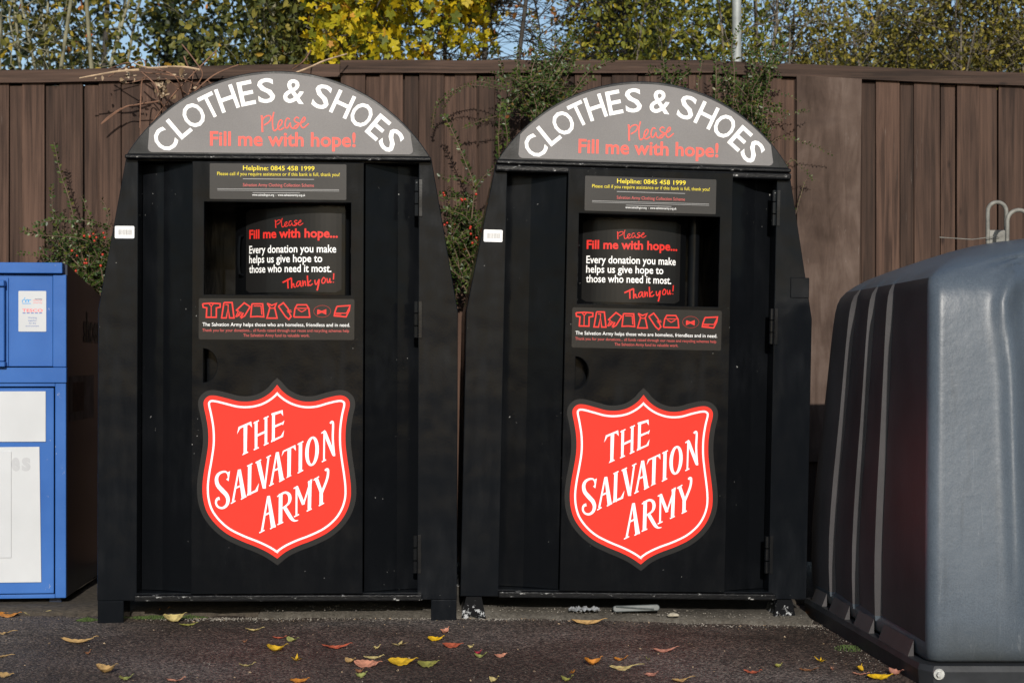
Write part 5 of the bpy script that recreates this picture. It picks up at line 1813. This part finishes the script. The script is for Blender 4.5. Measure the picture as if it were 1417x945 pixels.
LB, RB = 'left black bank', 'right black bank'
for a_ in [
    (12, 853, 28, 'orange', 'oval', 8, 'orange yellow leaf cut by the left photo edge, in front of the blue bank'),
    (47, 851, 34, 'pale', 'stalk', 12, 'pale yellow leaf with a long stalk in front of the blue bank foot'),
    (4, 877, 24, 'tan', 'stalk', 5, 'upper tan leaf with thin stalk cut by the left photo edge'),
    (2, 909, 22, 'tan', 'stalk', 3, 'lower small tan leaf with thin stalk cut by the left photo edge'),
    (7, 936, 22, 'tan', 'oval', -15, 'curled light brown leaf in the bottom left corner'),
    (107, 890, 46, 'tan', 'thin', 4, 'long thin curled tan leaf in front of the left bank left foot'),
    (121, 905, 9, 'brown', 'curl', 30, 'tiny brown leaf scrap below the long thin curled tan leaf'),
    (146, 931, 30, 'tan', 'curl', -12, 'tan leaf with upturned end, near the bottom left beside an olive leaf'),
    (174, 940, 20, 'green', 'twist', 35, 'olive green leaf beside the tan leaf with the upturned end'),
    (98, 842, 11, 'pink', 'thin', 5, 'small pink leaf in the shade between blue bank and left black bank'),
    (190, 847, 11, 'pink', 'thin', 0, 'small pink leaf just right of the left bank left foot'),
    (227, 848, 15, 'orange', 'curl', 40, 'small orange brown leaf standing under the left bank, near its left foot'),
    (240, 860, 30, 'pale', 'curl', 14, 'pale yellow leaf with a raised tip beside the moss at the left bank'),
    (259, 866, 24, 'olive', 'thin', 6, 'thin olive leaf just below the pale raised leaf by the moss'),
    (351, 873, 24, 'pale', 'thin', 6, 'pale straw coloured thin leaf alone in front of the left bank middle'),
    (338, 889, 7, 'brown', 'curl', 10, 'tiny red brown scrap below the straw coloured thin leaf'),
    (386, 884, 18, 'red', 'thin', 0, 'thin rusty leaf touching a grey green leaf in front of the left bank'),
    (404, 887, 18, 'green', 'twist', -25, 'grey green leaf touching a thin rusty leaf in front of the left bank'),
    (382, 901, 27, 'yellow', 'curl', 4, 'rolled yellow leaf in front of the left bank, below the grey green leaf'),
    (410, 914, 24, 'yellow', 'star', 20, 'ragged yellow leaf right of and below the rolled yellow leaf'),
    (341, 922, 21, 'pale', 'thin', 8, 'pale crinkled thin leaf low in front of the left bank'),
    (241, 943, 26, 'salmon', 'thin', -2, 'long salmon leaf at the bottom edge below the left bank'),
    (413, 944, 25, 'orange', 'oval', 0, 'orange leaf cut by the bottom edge below the ragged yellow leaf'),
    (464, 897, 38, 'red', 'thin', 5, 'long thin rust red leaf in front of the left bank shield'),
    (521, 898, 10, 'pale', 'curl', 20, 'tiny cream leaf right of the long thin rust red leaf'),
    (552, 893, 36, 'pale', 'star', 10, 'crumpled cream yellow leaf in front of the left bank right foot'),
    (516, 911, 26, 'pale', 'thin', 6, 'pale curled thin leaf with stalk above the salmon leaf'),
    (484, 917, 17, 'tan', 'curl', -35, 'small tan leaf touching the left end of the salmon leaf'),
    (507, 922, 36, 'salmon', 'oval', -8, 'large salmon leaf with stalk in front of the left bank'),
    (497, 931, 11, 'brown', 'curl', 0, 'small brown leaf below the large salmon leaf'),
    (499, 937, 16, 'green', 'curl', 5, 'small green curled leaf below the small brown leaf'),
    (555, 919, 38, 'yellow', 'oval', 6, 'long golden yellow leaf beside an olive leaf, below the left bank right foot'),
    (591, 922, 30, 'olive', 'oval', 18, 'olive green leaf at the right end of the long golden leaf'),
    (602, 886, 22, 'bright', 'oval', 12, 'bright yellow rounded leaf in front of the left bank right foot'),
    (615, 876, 16, 'salmon', 'curl', 45, 'pinkish tan leaf standing up behind the bright yellow rounded leaf'),
    (625, 895, 26, 'red', 'oval', 0, 'flat brick red oval leaf in front of the gap between the black banks'),
    (634, 848, 14, 'yellow', 'curl', 60, 'yellow leaf standing between the neighbouring feet of the black banks'),
    (651, 896, 8, 'pale', 'curl', 0, 'tiny straw coloured leaf right of the brick red oval leaf'),
    (661, 904, 10, 'crimson', 'curl', 20, 'tiny crimson leaf right of the brick red oval leaf'),
    (664, 909, 17, 'green', 'twist', 12, 'small green leaf directly below the tiny crimson leaf'),
    (692, 909, 18, 'salmon', 'oval', 25, 'pointed salmon leaf right of the tiny crimson leaf'),
    (683, 943, 14, 'pale', 'curl', -30, 'cream leaf cut by the bottom edge at the middle of the photo'),
    (812, 864, 46, 'tan', 'thin', 2, 'long flat tan leaf in front of the right bank, nearest its sill'),
    (820, 920, 24, 'orange', 'curl', 10, 'orange yellow cupped leaf in front of the right bank'),
    (792, 932, 19, 'orange', 'star', 40, 'crumpled orange brown leaf left of and below the cupped leaf'),
    (784, 942, 16, 'olive', 'curl', -10, 'olive leaf at the bottom edge below the crumpled orange brown leaf'),
    (858, 913, 19, 'orange', 'twist', 8, 'rusty orange triangular leaf above the large pale yellow leaf'),
    (860, 926, 42, 'pale', 'stalk', 8, 'large pale yellow leaf with a long curved stalk in front of the right bank'),
    (897, 914, 10, 'olive', 'star', 0, 'tiny yellowish leaf by the stalk of the large pale yellow leaf'),
    (900, 935, 20, 'pink', 'oval', 14, 'pinkish oval leaf right of the large pale yellow leaf'),
    (918, 902, 36, 'pink', 'thin', 6, 'long thin pink brown leaf in front of the right bank shield'),
    (941, 943, 32, 'tan', 'stalk', 18, 'light brown leaf with stalk cut by the bottom edge below the right bank'),
    (1040, 931, 24, 'red', 'thin', -28, 'brownish red narrow leaf lying alone in front of the right bank'),
    (1077, 923, 11, 'olive', 'curl', 20, 'tiny olive leaf between the lone red leaf and the yellow green star shaped leaf'),
    (1135, 916, 19, 'bright', 'star', 70, 'yellow green star shaped leaf near the grey bin'),
    (1118, 928, 24, 'brown', 'thin', 0, 'thin brown twig like leaf below the star shaped leaf'),
    (1151, 927, 10, 'salmon', 'star', 20, 'tiny salmon leaf right of the thin brown leaf'),
    (1115, 850, 20, 'orange', 'thin', -14, 'orange red leaf at the right bank right foot'),
    (1131, 858, 12, 'orange', 'curl', 50, 'orange leaf standing between the right bank foot and the grey bin'),
    (1190, 928, 17, 'yellow', 'curl', 60, 'upright golden orange leaf beside the grey bin base'),
    (1190, 934, 21, 'salmon', 'thin', -15, 'thin pink tan leaf left of the large bright yellow leaf'),
    (1216, 939, 34, 'bright', 'oval', 6, 'large bright yellow leaf by the corner of the grey bin base'),
    (1239, 934, 20, 'pink', 'curl', -40, 'pink brown leaf right of the large bright yellow leaf'),
    (518, 849, 12, 'tan', 'curl', 10, 'tan scrap of leaf on the concrete under the left bank'),
    (835, 850, 13, 'tan', 'curl', -30, 'tan leaf on the concrete under the right bank beside the crumpled film'),
    (126, 823, 16, 'orange', 'oval', 0, 'topmost orange leaf in the gap between blue bank and left black bank'),
    (119, 829, 18, 'orange', 'thin', 5, 'middle orange leaf in the gap between blue bank and left black bank'),
    (132, 836, 16, 'yellow', 'curl', -20, 'yellow leaf in the gap between blue bank and left black bank'),
]:
    fallen_leaf(*a_)

# pale grit along the concrete edge and strewn over the tarmac
def grit():
    rnd = random.Random(12)
    mb = MB()
    def stone(x, y, z, r):
        a = rnd.uniform(0, 6.28)
        v = []
        for i in range(5):
            t = a + 2 * math.pi * i / 5
            v.append((x + r * math.cos(t) * rnd.uniform(.7, 1.2), y + r * math.sin(t) * rnd.uniform(.7, 1.2), z))
        v.append((x + rnd.uniform(-.3, .3) * r, y, z + r * rnd.uniform(0.6, 1.1)))
        mb.add(v, [(0, 1, 5), (1, 2, 5), (2, 3, 5), (3, 4, 5), (4, 0, 5)])
    for k in range(3200):
        x = rnd.uniform(-1.25, 1.1)
        y = 5.165 - abs(rnd.gauss(0, 0.030)) + rnd.uniform(0, 0.03)
        dens = 0.35 + 0.65 * (0.5 + 0.5 * math.sin(x * 5.1 + 1))
        if rnd.random() < dens:
            stone(x, y, gz(x) - 0.0005, rnd.uniform(0.0010, 0.0036))
    for k in range(420):
        x = rnd.uniform(-0.85, 1.0)
        y = rnd.uniform(5.18, 5.32)
        stone(x, y, gz(x) + 0.022, rnd.uniform(0.0010, 0.0032))
    for k in range(420):
        y = rnd.uniform(4.0, 5.15)
        x = rnd.uniform(-1.9, 1.2)
        stone(x, y, gz(x) - 0.0005, rnd.choice((0.0010, 0.0013, 0.0016, 0.0022)))
    for k in range(260):
        s = rnd.random()
        x = 1.05 + 0.08 * s - abs(rnd.gauss(0, 0.05))
        y = 5.35 - 1.15 * s
        stone(x, y, gz(x) - 0.0005, rnd.uniform(0.001, 0.0024))
    tag(mb.build('grit', M['grit'], None), kind='stuff')
grit()

def leaf_crumbs():
    rnd = random.Random(44)
    mb = MB()
    for k in range(330):
        y = 4.0 + 1.15 * rnd.random() ** 0.8
        x = rnd.uniform(-1.9, 1.15)
        if rnd.random() < 0.35:
            y = 5.15 + rnd.gauss(0, 0.02)
        r = rnd.uniform(0.0015, 0.0055)
        a = rnd.uniform(0, 6.28)
        z = gz(x) + 0.0008
        p = [(x + r * math.cos(a), y + r * math.sin(a), z), (x + r * .5 * math.cos(a + 1.5), y + r * .5 * math.sin(a + 1.5), z + rnd.uniform(0, .004)), (x - r * math.cos(a), y - r * math.sin(a), z + rnd.uniform(0, .003)), (x - r * .4 * math.cos(a + 1.5), y - r * .4 * math.sin(a + 1.5), z)]
        mb.add(p, [(0, 1, 2, 3)])
    tag(mb.build('leaf_crumbs', M['bramble_leaf'], None), kind='stuff')
leaf_crumbs()

def moss():
    rnd = random.Random(3)
    mb = MB()
    for cx_, cy_, rx_, ry_, n in ((-1.43, 5.13, 0.035, 0.03, 420), (-1.22, 5.17, 0.10, 0.03, 900), (-1.10, 5.18, 0.07, 0.02, 300), (1.05, 4.75, 0.05, 0.06, 160)):
        for k in range(n):
            a, r = rnd.uniform(0, 6.28), math.sqrt(rnd.random())
            x, y = cx_ + rx_ * r * math.cos(a), cy_ + ry_ * r * math.sin(a)
            h = rnd.uniform(0.003, 0.012) * (1.2 - r)
            w = rnd.uniform(0.0012, 0.003)
            t = rnd.uniform(0, 3.14)
            dx, dy = w * math.cos(t), w * math.sin(t)
            z = gz(x) + (0.018 if cy_ > 5.16 and y > 5.2 else 0)
            mb.add([(x - dx, y - dy, z), (x + dx, y + dy, z), (x + dx * .6 + rnd.gauss(0, .002), y + rnd.gauss(0, .002), z + h), (x - dx * .6, y, z + h * .9)], [(0, 1, 2, 3)])
    tag(mb.build('moss', M['moss'], None), kind='stuff')
moss()

# litter under the right bank
def litter():
    rnd = random.Random(6)
    film = plain('clear_film', (0.20, 0.21, 0.22), 0.3, var=0.3, vscale=40)
    p = W(808, 845, 5.22)
    bm = bmesh.new()
    bmesh.ops.create_grid(bm, x_segments=12, y_segments=7, size=0.5)
    for v in bm.verts:
        v.co = Vector((v.co.x * 0.105, v.co.y * 0.045, abs(rnd.gauss(0, 0.008)) + 0.006 * rnd.random()))
    mb = MB().addbm(bm)
    o = mb.build('plastic_film', film)
    o.location = (p.x, 5.215, gz(p.x) + 0.022)
    tag(o, 'crumpled clear plastic film lying on the concrete under the right black bank', 'litter')
    p = W(880, 842, 5.23)
    mb = MB()
    v, f = plate([rrect(-0.080, 0.080, -0.011, 0.011, 0.010)], -0.02, 0.02, 0.003)
    mb.add([(a[0], a[1] * 1.2, a[2] + 0.004 * math.sin(a[0] * 30)) for a in v], f)
    mb.tube([(-0.07, -0.026, 0.004), (0.0, -0.027, 0.000), (0.06, -0.026, -0.002)], 0.003, 6)
    o = mb.build('crushed_can', plain('crushed_metal', (0.065, 0.075, 0.075), 0.5, 0.0, var=0.3, vscale=30))
    o.location = (p.x, 5.235, gz(p.x) + 0.036)
    o.rotation_euler = (R(-10), R(1), 0)
    tag(o, 'flattened grey metal can lying on the concrete under the right black bank', 'litter')
    p = W(932, 848, 5.18)
    mb = MB()
    bm = bmesh.new()
    bmesh.ops.create_icosphere(bm, subdivisions=2, radius=1)
    for v in bm.verts:
        k_ = rnd.uniform(0.72, 1.1)
        v.co = Vector((v.co.x * 0.024 * k_, v.co.y * 0.013 * k_, max(v.co.z, -0.4) * 0.010 * k_ + 0.004))
    mb.addbm(bm)
    o = mb.build('rubble_lump', plain('pale_mortar', (0.34, 0.31, 0.24), 0.9, var=0.3, vscale=80))
    o.location = (p.x, 5.185, gz(p.x) + 0.020)
    tag(o, 'broken lump of pale mortar on the concrete edge under the right black bank', 'rubble')
litter()
